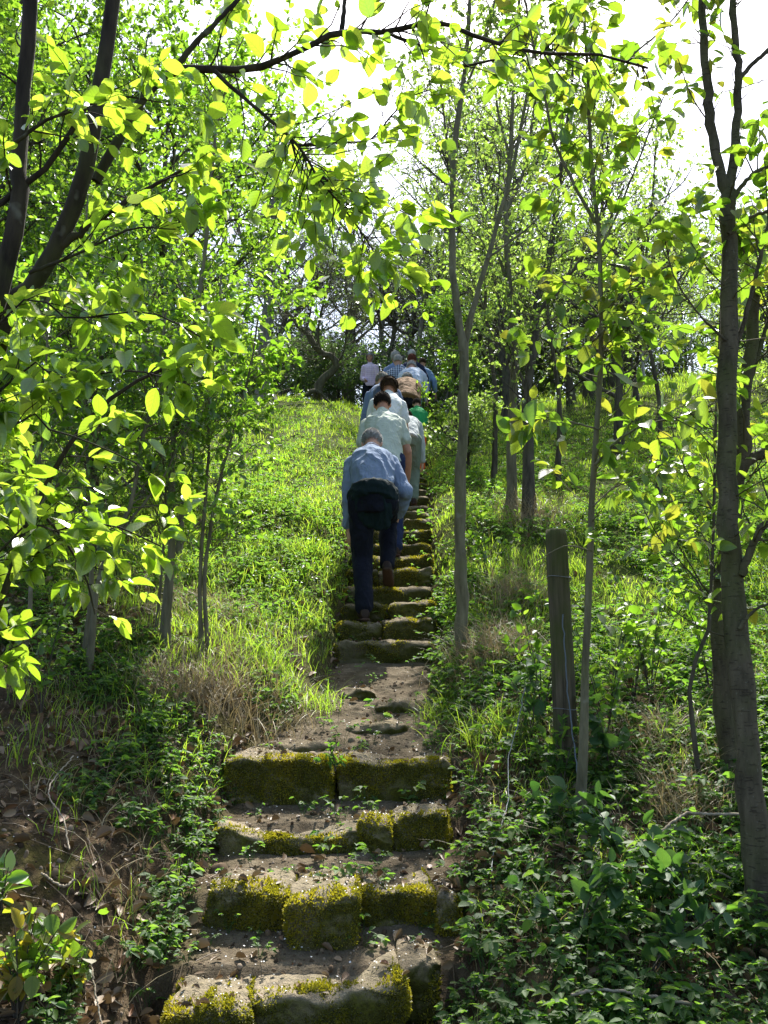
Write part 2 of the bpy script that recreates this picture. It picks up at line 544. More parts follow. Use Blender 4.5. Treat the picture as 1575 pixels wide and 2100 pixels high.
def make_ground():
    gx = ground_axis([(-300, -60, 30), (-60, -16, 4), (-16, -6, .5), (-6, -2.2, .12), (-2.2, 2.2, .035), (2.2, 6, .12), (6, 20, .5), (20, 60, 4), (60, 300, 30)])
    gy = ground_axis([(-40, -4, 4), (-4, 1.6, .2), (1.6, 9.6, .035), (9.6, 15, .06), (15, 26, .25), (26, 60, 2), (60, 400, 20)])
    X, Y = np.meshgrid(gx, gy)
    Z = H(X, Y)
    V = np.stack([X, Y, Z], -1).reshape(-1, 3)
    ny, nx = X.shape
    i = np.arange(ny - 1)[:, None] * nx + np.arange(nx - 1)[None]
    F = np.stack([i, i + 1, i + nx + 1, i + nx], -1).reshape(-1, 4)
    # zone: 0 bare soil .. 1 meadow soil
    u = np.abs(X - xc(Y))
    zone = sstep(5.0, 8.2, Y + 1.2 * (fbm(X * .8, Y * .8, 5) - .5)) * sstep(.30, .55, u) + .15 * sstep(2.5, 3.2, u)
    zone = np.clip(zone, 0, 1)
    path = (1 - sstep(-.12, .10, u - half(Y))) * sstep(3.2, 3.6, Y) * (1 - sstep(13.5, 15, Y))
    pu = np.zeros((len(V), 3)); pu[:, 0] = path.ravel()
    mb = MB(); mb.add(V, F, zone.ravel(), pu)
    m, nt, out = mat('hillside_soil')
    at = nd(nt, 'ShaderNodeAttribute', attribute_name='rnd')
    v = coords(nt)
    n1 = noise(nt, v, 9, 8, .65); n2 = noise(nt, v, 60, 4, .7); n3 = noise(nt, v, 2.2, 4)
    soil = ramp(nt, n1, [(.25, (.028, .019, .011)), (.5, (.075, .052, .031)), (.75, (.16, .118, .072))])
    soil = mixc(nt, rampf(nt, n2, .58, .66, 0, .5), soil, (.22, .165, .105))
    soil = mixc(nt, rampf(nt, n3, .52, .62, 0, .55), soil, (.075, .075, .015))
    pa = nd(nt, 'ShaderNodeAttribute', attribute_name='luv')
    ps = nt.nodes.new('ShaderNodeSeparateXYZ'); nt.links.new(pa.outputs['Vector'], ps.inputs[0])
    trod = ramp(nt, n1, [(.25, (.07, .054, .034)), (.55, (.155, .124, .084)), (.8, (.26, .215, .155))])
    trod = mixc(nt, rampf(nt, n2, .55, .68, 0, .6), trod, (.07, .05, .033))
    soil = mixc(nt, ps.outputs[0], soil, trod)
    mead = ramp(nt, n1, [(.3, (.045, .06, .014)), (.7, (.10, .12, .025))])
    c = mixc(nt, at.outputs['Fac'], soil, mead)
    hh = math_(nt, 'ADD', n1, math_(nt, 'MULTIPLY', n2, .4))
    principled(nt, out, c, .95, bump(nt, hh, 1., .05), .05)
    o = mb.build('ground', m)
    tag(o, 'sloping hillside of brown soil and meadow turf under the steps', kind='structure')
    return o


make_ground()

# ------------------------------------------------------------------ step stones
def stone_mat(name, base, moss):
    m, nt, out = mat(name)
    v = coords(nt)
    n1 = noise(nt, v, 7, 6, .6); n2 = noise(nt, v, 40, 4, .65); n3 = noise(nt, v, 3.5, 4, .6)
    c = ramp(nt, n1, [(.25, tuple(x * .35 for x in base)), (.5, base), (.78, tuple(min(1, x * 1.35) for x in base))])
    c = mixc(nt, rampf(nt, n2, .55, .7, 0, .5), c, (.05, .04, .03))
    ge = nt.nodes.new('ShaderNodeNewGeometry')
    sp = nt.nodes.new('ShaderNodeSeparateXYZ'); nt.links.new(ge.outputs['Normal'], sp.inputs[0])
    fr = rampf(nt, sp.outputs[2], .75, .1)       # moss grows on the risers, treads are trodden bare
    mf = math_(nt, 'MULTIPLY', math_(nt, 'ADD', math_(nt, 'MULTIPLY', fr, .72), .26), rampf(nt, n3, .30, .52, .12, 1.))
    mossc = ramp(nt, n2, [(.3, (.03, .032, .006)), (.7, moss)])
    c = mixc(nt, mf, c, mossc)
    n4 = noise(nt, v, 120, 3, .7)
    h = math_(nt, 'ADD', math_(nt, 'ADD', n1, math_(nt, 'MULTIPLY', n2, .6)), math_(nt, 'MULTIPLY', n4, .35))
    c = mixc(nt, rampf(nt, n4, .5, .75, 0, .55), c, (.06, .045, .03))
    principled(nt, out, c, .95, bump(nt, h, 1., .025), .1)
    return m


M_STONE = stone_mat('worn_sandstone', (.30, .245, .175), (.11, .11, .012))
M_STONE2 = stone_mat('dark_step_stone', (.25, .20, .14), (.08, .08, .012))
_cube_cache = {}


def cube_grid(n):
    if n in _cube_cache: return _cube_cache[n]
    bm = bmesh.new()
    bmesh.ops.create_cube(bm, size=2)
    bmesh.ops.subdivide_edges(bm, edges=bm.edges[:], cuts=n, use_grid_fill=True)
    bm.verts.ensure_lookup_table()
    V = np.array([v.co[:] for v in bm.verts]); F = np.array([[v.index for v in f.verts] for f in bm.faces])
    bm.free()
    _cube_cache[n] = (V, F)
    return V, F


_sid = [0]
TREADS = []


def stone(label, x0, x1, yf, zt, hgt=.26, depth=.30, rot=0., sag=0., tilt=0., n=22, moss=0, mosslim=.55, group='stone blocks of the hillside steps', mt=None, pn=15, rough=.026, skew=0.):
    _sid[0] += 1
    sd = _sid[0] * 7.3
    V, F = cube_grid(n)
    q = V / (np.sum(np.abs(V) ** pn, 1) ** (1 / pn))[:, None]
    w = (x1 - x0)
    D = np.array([[*mnoise.noise_vector(Vector((a * w * 4 + sd, b * depth * 4, c * hgt * 4)))] for a, b, c in q]) * rough
    D += np.array([[*mnoise.noise_vector(Vector((a * w * 13 + sd, b * depth * 13 + 5, c * hgt * 13)))] for a, b, c in q]) * rough * .45
    D += np.array([[*mnoise.noise_vector(Vector((a * w * 35 + sd, b * depth * 35 + 5, c * hgt * 35)))] for a, b, c in q]) * rough * .22
    X = q * np.array([w / 2, depth / 2, hgt / 2]) + D
    X[:, 2] -= sag * (1 - q[:, 0] ** 2) * (q[:, 2] + 1) * .5
    X[:, 2] += tilt * q[:, 0] * w / 2
    X[:, 1] += skew * (1 - q[:, 0] ** 2)
    ca, sa = math.cos(rot), math.sin(rot)
    X = np.stack([X[:, 0] * ca - X[:, 1] * sa, X[:, 0] * sa + X[:, 1] * ca, X[:, 2]], 1)
    loc = np.array([(x0 + x1) / 2, yf + depth / 2, CZ + zt - hgt / 2])
    root = empty('step_stone', loc, label, 'stone step', group)
    mb = MB(); mb.add(X + loc, F)
    mb.build('block', mt or M_STONE, root)
    fv = X[F]
    tn = nrm(np.cross(fv[:, 2] - fv[:, 0], fv[:, 3] - fv[:, 1]))
    TREADS.append(fv.mean(1)[(tn[:, 2] > .85) & (q[F].mean(1)[:, 2] > .5)] + loc)
    if moss:
        rng = np.random.default_rng(_sid[0])
        fv = X[F]
        cen = fv.mean(1); nn = np.cross(fv[:, 2] - fv[:, 0], fv[:, 3] - fv[:, 1])
        ar = np.linalg.norm(nn, axis=1) * .5; nn = nrm(nn)
        cq = q[F].mean(1)
        mask = (nn[:, 1] < .3) & (cq[:, 2] > -.9)
        top = nn[:, 2] > .6
        wgt = ar * mask * np.where(top, sstep(-.1, -.98, cq[:, 1]) * 1.5 * (.15 + (np.sin(cq[:, 0] * 5.1 + sd) + np.sin(cq[:, 0] * 11.3 + sd * 2) > .2)), .12 + 1.1 * sstep(-.45, .75, cq[:, 2]))
        ns = np.array([mnoise.noise(Vector((c[0] * 7 + sd, c[1] * 7, c[2] * 7))) for c in cen])
        wgt *= sstep(-.75 + (1 - mosslim) * 1.1, -.2 + (1 - mosslim) * 1.1, ns)
        if wgt.sum() > 0:
            fi = rng.choice(len(F), moss, p=wgt / wgt.sum())
            a = rng.uniform(0, 1, (moss, 1)); b = rng.uniform(0, 1, (moss, 1))
            p4 = fv[fi]
            pos = (p4[:, 0] * (1 - a) + p4[:, 1] * a) * (1 - b) + (p4[:, 3] * (1 - a) + p4[:, 2] * a) * b
            Dm = nrm(nn[fi] + rng.normal(0, .55, (moss, 3)) + np.array([0, 0, .25]))
            L = rng.uniform(.007, .017, moss); W = L * rng.uniform(.35, .6, moss)
            m2 = MB()
            mv = .5 + 1.1 * ns[fi]
            L = L * np.clip(.55 + mv * .8, .5, 1.6)
            leaves(m2, rng, pos + loc - nn[fi] * .002, Dm, rng.normal(size=(moss, 3)), L, W, T_FAR, np.clip(mv + rng.normal(0, .25, moss), 0, 1))
            m2.build('moss', M_MOSS, root, smooth=False)['kind'] = 'stuff'
    return root


def pxx(px, py, d): return float(P(px, py, d)[0])


def row(y, py, spec):
    for (a, b, dy, z, label, kw) in spec:
        stone(label, pxx(a, py, y), pxx(b, py, y), y + dy, z, **kw)


row(3.40, 2010, [
    (352, 515, -.14, -1.20, 'bright yellow mossy block at the left end of the lowest step', dict(hgt=.30, depth=.34, moss=13000, mosslim=.9, rot=.05, pn=9)),
    (505, 822, -.03, -1.175, 'long worn slab in the middle of the lowest step, moss along its front', dict(hgt=.34, depth=.42, moss=15000, mosslim=.8, rot=.13, sag=.03, tilt=.10)),
    (812, 905, .12, -1.13, 'small bare rock at the right end of the lowest step', dict(hgt=.24, depth=.3, moss=900, mosslim=.4, pn=5, mt=M_STONE2)),
])
row(3.76, 1845, [
    (412, 592, .10, -.985, 'low mossy block left of the jutting stone on the second step', dict(hgt=.32, depth=.34, moss=13000, mosslim=.9, sag=-.02, rot=-.06, pn=10)),
    (582, 736, -.03, -.972, 'jutting bare topped block in the middle of the second step', dict(hgt=.30, depth=.46, moss=7500, mosslim=.8, pn=8, tilt=.12)),
    (738, 892, .12, -.965, 'mossy block right of the jutting stone on the second step', dict(hgt=.32, depth=.30, moss=11000, mosslim=.85, sag=.03, rot=.08, pn=10)),
    (900, 950, .05, -.99, 'narrow upright mossy stone on edge right of the second step', dict(hgt=.40, depth=.22, moss=3500, mosslim=.95, pn=5)),
])
row(4.46, 1690, [
    (438, 744, -.02, -.836, 'long mossy slab with a hollowed tread, left of the third step', dict(hgt=.34, depth=.36, moss=17000, mosslim=.85, sag=.06, rot=.03)),
    (740, 806, -.02, -.815, 'narrow block in the third step between two longer mossy ones', dict(hgt=.32, depth=.30, moss=4500, mosslim=.7, pn=7)),
    (806, 922, .03, -.80, 'mossy block at the right end of the third step', dict(hgt=.32, depth=.30, moss=7000, mosslim=.9, tilt=.06)),
])
row(4.99, 1555, [
    (464, 684, -.03, -.60, 'thick green block left of the leafy gap in the fourth step', dict(hgt=.36, depth=.42, moss=18000, mosslim=1., rot=-.02)),
    (692, 926, .02, -.61, 'long brown block right of the leafy gap in the fourth step', dict(hgt=.34, depth=.40, moss=11000, mosslim=.75, rot=.02, sag=.015)),
])
# low rocks set flush into the earth path
for (px, py, d, w, dd, lab) in [(770, 1478, 5.62, .40, .3, 'flat rock set flush in the earth path above the fourth step'),
                                (815, 1440, 6.0, .30, .25, 'flat rock ridge to the right in the earth path'),
                                (735, 1420, 6.3, .26, .22, 'small flat rock to the left in the earth path'),
                                (620, 1515, 5.3, .36, .3, 'smooth tilted rock behind the left block of the fourth step')]:
    p = P(px, py, d)
    r = stone(lab, p[0] - w / 2, p[0] + w / 2, d, float(H(p[0], d + .1)) - CZ + .035, hgt=.16, depth=dd, pn=4, n=11, mt=M_STONE2, group='rocks set in the path', rough=.03)
ORD = ['lowest', 'second', 'third', 'fourth', 'fifth', 'sixth', 'seventh', 'eighth', 'ninth', 'tenth', 'eleventh', 'twelfth', 'thirteenth', 'fourteenth', 'fifteenth', 'sixteenth', 'seventeenth', 'eighteenth', 'nineteenth', 'twentieth']
rs = np.random.default_rng(5)
for k, (y, z) in enumerate(UPS):
    h = float(half(y)); c = float(xc(y))
    split = c + rs.uniform(-.2, .2)
    lab = 'worn stone of the %s narrow step in the upper flight, counted from its foot' % ORD[k]
    mz = (1800 if k < 8 else 500)
    if k < 9 and k not in (0, 3, 6):
        stone(lab.replace('worn stone', 'left stone'), c - h - .06, split - .005, y + rs.uniform(-.03, .03), z + rs.uniform(-.015, .01), hgt=.24, depth=.32, rot=rs.uniform(-.06, .04), moss=mz, mosslim=rs.uniform(.35, .9), n=13, mt=M_STONE2, pn=10, tilt=rs.uniform(-.05, .03), rough=.03)
        stone(lab.replace('worn stone', 'right stone'), split + .005, c + h + .05, y + rs.uniform(-.03, .03), z + rs.uniform(-.01, .02), hgt=.24, depth=.32, rot=rs.uniform(-.03, .09), moss=mz, mosslim=rs.uniform(.25, .8), n=13, mt=M_STONE2 if k % 2 else M_STONE, pn=10, tilt=rs.uniform(0, .10), rough=.03, sag=.01)
    else:
        stone(lab, c - h - .05, c + h + .04, y + rs.uniform(-.02, .02), z, hgt=.22, depth=.30, rot=rs.uniform(-.08, .08), moss=mz, mosslim=rs.uniform(.4, .8), sag=rs.uniform(0, .03), n=13 if k < 9 else 9, mt=M_STONE2, pn=6, tilt=rs.uniform(-.03, .04), rough=.03)

# ------------------------------------------------------------------ people
M_SKIN = plain_mat('skin', (.50, .27, .18), .55, .35, .15, 30, .05)
M_SKIN2 = plain_mat('tanned_skin', (.42, .20, .12), .55, .35, .15, 30, .05)


def hair_mat(name, c):
    m, nt, out = mat(name)
    n = noise(nt, coords(nt, (160, 160, 30)), 1., 3)
    col = mixc(nt, rampf(nt, n, .3, .7), c, tuple(x * .6 for x in c))
    p = principled(nt, out, col, .85, bump(nt, n, .5, .004), .12)
    return m


HAIR = {'grey': hair_mat('grey_hair', (.46, .43, .37)), 'white': hair_mat('white_hair', (.62, .60, .56)), 'brown': hair_mat('brown_hair', (.075, .045, .025)),
        'dark': hair_mat('dark_hair', (.055, .042, .03)), 'red': hair_mat('reddish_hair', (.15, .05, .03)), 'silver': hair_mat('silver_hair', (.42, .40, .36))}
M_SHOE = plain_mat('brown_shoe_leather', (.035, .020, .013), .6, .3)
M_SOLE = plain_mat('shoe_sole', (.07, .042, .028), .8, .2)


def sphere(c, r, ax=None, nu=14, nv=10):
    th = np.linspace(0, np.pi, nv + 1); ph = np.arange(nu) * 2 * np.pi / nu
    V = [[0, 0, 1]] + [[math.sin(t) * math.cos(p), math.sin(t) * math.sin(p), math.cos(t)] for t in th[1:-1] for p in ph] + [[0, 0, -1]]
    V = np.array(V) * np.asarray(r)
    if ax is not None: V = V @ np.asarray(ax)
    V = V + np.asarray(c)
    T = []; Q = []
    e = len(V) - 1
    for j in range(nu):
        j2 = (j + 1) % nu
        T.append((0, 1 + j, 1 + j2)); T.append((e, e - nu + j2, e - nu + j))
        for i in range(nv - 2):
            a = 1 + i * nu
            Q.append((a + j, a + nu + j, a + nu + j2, a + j2))
    return V, np.array(T), np.array(Q)


class Blob:
    """overlapping closed solids, fused by a voxel remesh into one continuous surface"""
    def __init__(s): s.mb = MB()

    def ball(s, c, r, ax=None):
        V, T, Q = sphere(c, r, ax); s.mb.add(V, [T, Q])

    def loft(s, secs, n=18):
        V = []; k = len(secs)
        a = np.arange(n) * 2 * np.pi / n
        for c, X, Y in secs:
            V.append(np.asarray(c) + np.cos(a)[:, None] * np.asarray(X) + np.sin(a)[:, None] * np.asarray(Y))
        V = np.concatenate(V + [np.array([secs[0][0]]), np.array([secs[-1][0]])])
        j = np.arange(n); j2 = (j + 1) % n
        Q = np.concatenate([np.stack([i * n + j, i * n + j2, (i + 1) * n + j2, (i + 1) * n + j], -1) for i in range(k - 1)])
        T = np.concatenate([np.stack([np.full(n, k * n), j2, j], -1), np.stack([np.full(n, k * n + 1), (k - 1) * n + j, (k - 1) * n + j2], -1)])
        s.mb.add(V, [Q, T])

    def limb(s, pts, rad, n=14):
        pts = [np.asarray(p, float) for p in pts]
        tubes(s.mb, np.array([pts]), np.array([rad]), n, cap=True)
        for p, r in zip(pts, rad): s.ball(p, (r, r, r))

    def mesh(s, voxel, smooth=5):
        me = bpy.data.meshes.new('tmp')
        V = np.concatenate(s.mb.V)
        F = [list(f) for k in (4, 3) for arr in s.mb.F[k] for f in arr.tolist()]
        me.from_pydata(V.tolist(), [], F); me.update()
        o = bpy.data.objects.new('tmp', me); COL.objects.link(o)
        r = o.modifiers.new('r', 'REMESH'); r.mode = 'VOXEL'; r.voxel_size = voxel
        if smooth:
            sm = o.modifiers.new('s', 'SMOOTH'); sm.factor = .5; sm.iterations = smooth
        dg = bpy.context.evaluated_depsgraph_get()
        out = bpy.data.meshes.new_from_object(o.evaluated_get(dg))
        bpy.data.objects.remove(o)
        bpy.data.meshes.remove(me)
        return out


def link_mesh(me, name, mt, root, fold=0., fs=6., seed=0, stretch=(1, 1, .35)):
    me.name = name
    n = len(me.vertices)
    if fold and n:
        V = np.zeros(n * 3, np.float32); me.vertices.foreach_get('co', V); V = V.reshape(-1, 3)
        Nn = np.zeros(n * 3, np.float32); me.vertices.foreach_get('normal', Nn); Nn = Nn.reshape(-1, 3)
        d = np.array([mnoise.noise(Vector((p[0] * fs * stretch[0] + seed + p[2] * 2, p[1] * fs * stretch[1], p[2] * fs * stretch[2] + p[0] * 3))) + .5 * mnoise.noise(Vector((p[0] * fs * 2.3 - p[2] * 5, p[1] * fs * 2.3 + seed, p[2] * fs * 1.6))) for p in V])
        ridge = np.maximum(1 - np.abs(d) * 2.2, -.1)
        V = V + Nn * (ridge * fold)[:, None]
        me.vertices.foreach_set('co', V.astype(np.float32).ravel())
    me.polygons.foreach_set('use_smooth', np.ones(len(me.polygons), bool))
    me.materials.clear(); me.materials.append(mt)
    me.update()
    o = bpy.data.objects.new(name, me); COL.objects.link(o)
    o.parent = root
    return o


def ik(a, b, l1, l2, pole):
    a = np.asarray(a, float); b = np.asarray(b, float)
    d = b - a; L = np.linalg.norm(d)
    if L > (l1 + l2) * .995:
        b = a + d / L * (l1 + l2) * .995; d = b - a; L = np.linalg.norm(d)
    n = d / L
    x = (l1 * l1 - l2 * l2 + L * L) / (2 * L)
    h = math.sqrt(max(l1 * l1 - x * x, 0))
    p = np.asarray(pole, float); p = p - n * np.dot(p, n); p = p / np.linalg.norm(p)
    return a + n * x + p * h, b


def person(label, pos, S=1., yaw=0., lean=25, bow=15, side=0., shirt=None, sleeve='long', trousers=None, hair='grey', shoes=None, skin=None, fl=(-.10, 0, 0), fr=(.10, .30, .32), hip=(0, .04, .90),
           hl=None, hr=None, detail=2, extras=(), hairstyle='short', fold=.009, wide=1., forward=False, hemd=.05):
    skin = skin or M_SKIN
    root = empty('person', pos, label, 'person', 'walkers climbing the steps', yaw)
    root.scale = (S, S, S)
    vox = {3: .0075, 2: .011, 1: .016}[detail]
    A = np.array
    hip = A(hip, float)
    la = math.radians(lean); lb = math.radians(lean * 1.18 + 4)
    sd = math.radians(side)
    s1 = A([math.sin(sd), math.sin(la) * math.cos(sd), math.cos(la) * math.cos(sd)])
    s2 = A([math.sin(sd), math.sin(lb) * math.cos(sd), math.cos(lb) * math.cos(sd)])
    X = nrm(A([math.cos(sd), 0, -math.sin(sd)])); F1 = np.cross(s1, X) * -1; F2 = np.cross(s2, X) * -1
    if F1[1] < 0: F1 = -F1
    if F2[1] < 0: F2 = -F2
    mid = hip + s1 * .25
    sh = mid + s2 * .25
    nk = sh + s2 * .06
    lh = math.radians(lean + bow)
    hd = A([math.sin(sd) * .6, math.sin(lh), math.cos(lh)]); hd = nrm(hd)
    hf = nrm(A([0, math.cos(lh), -math.sin(lh)]))
    hc = nk + hd * .17 + hf * .02
    w = wide
    shl = sh - X * .165 * w - s2 * .045 + F2 * .035; shr = sh + X * .165 * w - s2 * .045 + F2 * .035
    hpl = hip - X * .095; hpr = hip + X * .095
    al = A(fl[:3], float) + A([0, 0, .09]); ar = A(fr[:3], float) + A([0, 0, .09])
    knl, al = ik(hpl, al, .44, .42, (-.05, 1, .1)); knr, ar = ik(hpr, ar, .44, .42, (.05, 1, .1))
    hl = A(hl if hl is not None else knl + A([-.03, .10, .14]), float); hr = A(hr if hr is not None else knr + A([.03, .10, .14]), float)
    ell, wl = ik(shl, hl, .29, .26, (-.35, -.8, -.3)); elr, wr = ik(shr, hr, .29, .26, (.45, -.8, -.3))
    # --- body: one continuous skin
    b = Blob()
    r = .84
    b.loft([(hip - s1 * .06, X * .14 * w * r, F1 * .10 * r), (hip + s1 * .05, X * .165 * w * r, F1 * .115 * r), (mid, X * .15 * w * r, F1 * .11 * r), (sh - s2 * .1, X * .18 * w * r, F2 * .12 * r), (sh + s2 * .02, X * .16 * w * r, F2 * .08 * r), (nk + s2 * .02, X * .058, F2 * .06)])
    b.limb([nk - s2 * .05, nk + hd * .06, nk + hd * .12], [.062, .056, .055])
    hax = np.stack([X, hf, hd])
    b.ball(hc, (.074, .094, .112), hax)
    b.ball(hc - hd * .055 + hf * .03, (.058, .066, .07), hax)
    b.ball(hc + hf * .098 - hd * .02, (.014, .02, .026), hax)
    for sg in (-1, 1):
        b.ball(hc + X * sg * .078 - hd * .012 - hf * .005, (.012, .022, .032), hax)
    for (s_, e_, w_) in ((shl, ell, wl), (shr, elr, wr)):
        b.limb([s_, (s_ + e_) / 2, e_, e_ * .6 + w_ * .4, w_], [.056, .05, .042, .043, .03])
    for (h_, k_, a_) in ((hpl, knl, al), (hpr, knr, ar)):
        b.limb([h_, (h_ + k_) / 2, k_, k_ * .65 + a_ * .35, a_], [.078, .07, .052, .052, .036])
    for (e_, w_, sg) in ((ell, wl, -1), (elr, wr, 1)):
        d = nrm(w_ - e_)
        d = nrm(d + A([0, .15, -.45]))
        sd_ = nrm(np.cross(d, A([sg * -1., .4, .2])))            # across the palm
        pn_ = nrm(np.cross(sd_, d))
        pc = w_ + d * .05
        b.loft([(w_, sd_ * .026, pn_ * .018), (w_ + d * .04, sd_ * .038, pn_ * .016), (w_ + d * .085, sd_ * .04, pn_ * .013)], 12)
        if detail >= 2:
            curl = pn_ if np.dot(pn_, A([-sg, 0, 0])) > 0 else -pn_
            for fi, (o, ln) in enumerate(((-.03, .072), (-.010, .082), (.010, .078), (.030, .06))):
                q0 = w_ + d * .08 + sd_ * o
                q1 = q0 + nrm(d + curl * .25) * ln * .42
                q2 = q1 + nrm(d + curl * .8) * ln * .32
                q3 = q2 + nrm(d + curl * 1.4) * ln * .26
                b.limb([q0, q1, q2, q3], [.0092, .0088, .008, .007], 8)
            t0 = w_ + d * .025 + sd_ * .032 * (1 if np.dot(sd_, A([0, 1, 0])) > 0 else -1)
            sg2 = (1 if np.dot(sd_, A([0, 1, 0])) > 0 else -1)
            t1 = t0 + nrm(d * .7 + sd_ * sg2 * .8 + curl * .3) * .035
            t2 = t1 + nrm(d + sd_ * sg2 * .25 + curl * .4) * .03
            b.limb([t0, t1, t2], [.012, .0105, .009], 8)
        else:
            b.limb([w_ + d * .08, w_ + d * .15], [.026, .02], 8)
    link_mesh(b.mesh(min(vox, .009) if detail > 1 else vox, 2), 'body', skin, root)
    # --- shirt
    b = Blob()
    hem = hip - s1 * hemd
    b.loft([(hem, X * .190 * w, F1 * .150), (hip + s1 * .07, X * .175 * w, F1 * .14), (mid, X * .175 * w, F1 * .138), (mid + s2 * .12, X * .192 * w, F2 * .142), (sh - s2 * .03, X * .195 * w, F2 * .118), (sh + s2 * .03, X * .15 * w, F2 * .088), (nk + s2 * .005, X * .072, F2 * .072)], 24)
    b.limb([nk - s2 * .01, nk + s2 * .022], [.066, .062])
    for (s_, e_, w_) in ((shl, ell, wl), (shr, elr, wr)):
        if sleeve == 'long':
            b.limb([s_, (s_ + e_) / 2, e_, (e_ + w_) / 2, w_ * .9 + e_ * .1], [.070, .066, .062, .057, .047])
        else:
            b.limb([s_, s_ * .68 + e_ * .32, s_ * .42 + e_ * .58], [.070, .072, .073])
    link_mesh(b.mesh(vox, 9), 'shirt', shirt, root, fold, 7., S * 10 + pos[1])
    # --- trousers
    b = Blob()
    b.loft([(hip + s1 * .09, X * .150 * w, F1 * .112), (hip + s1 * .03, X * .160 * w, F1 * .124), (hip - s1 * .03, X * .172 * w, F1 * .135), (hip - A([0, 0, .09]), X * .16 * w, A([0, 1, 0]) * .125)])
    for (h_, k_, a_) in ((hpl, knl, al), (hpr, knr, ar)):
        b.limb([h_, (h_ + k_) / 2, k_, k_ * .6 + a_ * .4, a_ - A([0, .004, -.005])], [.098, .088, .074, .068, .062])
    link_mesh(b.mesh(vox, 4), 'trousers', trousers, root, fold * .8, 8., 3 + pos[1])
    # --- shoes
    for nm, a_, lift in (('l', al, fl), ('r', ar, fr)):
        f = nrm(A([0.08 if nm == 'r' else -.12, 1, lift[3] if len(lift) > 3 else 0]))
        upv = nrm(np.cross(A([1, 0, 0]), f))
        sdv = np.cross(f, upv)
        base = a_ - upv * .045 + f * .01
        b = Blob()
        b.loft([(base - f * .075, sdv * .03, upv * .035), (base - f * .05, sdv * .038, upv * .048), (base + f * .02, sdv * .04, upv * .047), (base + f * .10, sdv * .046, upv * .034), (base + f * .16, sdv * .04, upv * .025), (base + f * .185, sdv * .02, upv * .015)])
        b.limb([a_ + upv * .035, a_ - upv * .02], [.046, .046])
        so = link_mesh(b.mesh(vox * .8, 2), 'shoe', shoes or M_SHOE, root)
        if detail >= 2:
            b = Blob()
            bs = base - upv * .045
            b.loft([(bs - f * .085, sdv * .03, upv * .012), (bs - f * .05, sdv * .042, upv * .014), (bs + f * .03, sdv * .04, upv * .012), (bs + f * .11, sdv * .05, upv * .013), (bs + f * .17, sdv * .042, upv * .012), (bs + f * .195, sdv * .02, upv * .01)])
            sl = link_mesh(b.mesh(vox * .8, 1), 'sole', M_SOLE, root)
            sl.parent = so
    # --- hair
    rng = np.random.default_rng(int(pos[1] * 100))
    mb = MB()
    big = {'short': (.083, .103, .100), 'curly': (.100, .118, .112), 'bob': (.106, .118, .126)}[hairstyle]
    off = {'short': hd * .026 - hf * .016, 'curly': hd * .022 - hf * .018, 'bob': hd * .005 - hf * .016}[hairstyle]
    V, T, Q = sphere((0, 0, 0), (1, 1, 1), None, 28, 20)
    Ld = nrm(V)
    bump_ = np.array([1 + (.10 if hairstyle == 'curly' else .035) * mnoise.noise(Vector(p * (5 if hairstyle == 'curly' else 3.5)) + Vector((pos[1], 0, 0))) for p in V])
    Vw = (Ld * bump_[:, None] * A(big)) @ hax + hc + off
    def keep(F):
        c = Ld[F].mean(1)
        front = c[:, 1]; z = c[:, 2]
        lim = {'short': -.62, 'curly': -.75, 'bob': -.95}[hairstyle]
        return F[~(((front > .35) & (z < .45)) | (z < lim) | ((front > .05) & (z < -.1) & (hairstyle == 'short')))]
    mb.add(Vw, [keep(T), keep(Q)])
    ns = {3: 1500, 2: 700, 1: 120}[detail]
    dirs = nrm(rng.normal(size=(ns * 2, 3)))
    ok = ~(((dirs[:, 1] > .3) & (dirs[:, 2] < .5)) | (dirs[:, 2] < -.5)); dirs = dirs[ok]
    B = (dirs * A(big) * .985) @ hax + hc + off
    nn = nrm(dirs / A(big)) @ hax
    tang = nrm(np.cross(nn, np.cross(nrm(-hd * 1. - hf * .3)[None] + rng.normal(0, .16 if hairstyle != 'curly' else .8, (len(nn), 3)), nn)))
    ln = rng.uniform(.03, .055, len(nn)) * (1.0 if hairstyle != 'curly' else .9)
    leaves(mb, rng, B, tang + nn * (.02 if hairstyle != 'curly' else .35), nn, ln, ln * .07, T_FAR)
    mb2 = mb.build('hair', HAIR[hair])
    mb2.parent = root
    if forward:                                                   # a face turned to the camera
        for sg in (-1, 1):
            e = Blob(); e.ball(hc + hf * .083 + X * sg * .031 + hd * .008, (.013, .008, .008), hax)
            link_mesh(e.mesh(.004, 1), 'eye', plain_mat('eye', (.04, .03, .03), .3, .5), root)
        e = Blob(); e.ball(hc + hf * .083 - hd * .062, (.024, .010, .007), hax)
        link_mesh(e.mesh(.004, 1), 'mouth', plain_mat('lips', (.42, .14, .12), .5, .4), root)
    J = dict(hip=hip, mid=mid, sh=sh, nk=nk, hc=hc, X=X, F1=F1, F2=F2, s1=s1, s2=s2, hd=hd, hf=hf, shl=shl, shr=shr, wl=wl, wr=wr, knl=knl, knr=knr, w=w, vox=vox, ell=ell, elr=elr)
    for fn in extras: fn(root, J)
    return root, J


def fit(px, pytop, d, x_px=None, **kw):
    """base point and size that put the crown of the head at the given height over the stair"""
    lean, bow = kw.get('lean', 25), kw.get('bow', 15)
    hip = kw.get('hip', (0, .04, .90))
    la, lb, lh = math.radians(lean), math.radians(lean * 1.18 + 4), math.radians(lean + bow)
    nom = hip[2] + .25 * math.cos(la) + .31 * math.cos(lb) + .28 * math.cos(lh)
    ny = hip[1] + .25 * math.sin(la) + .31 * math.sin(lb) + .2 * math.sin(lh)
    return nom, ny


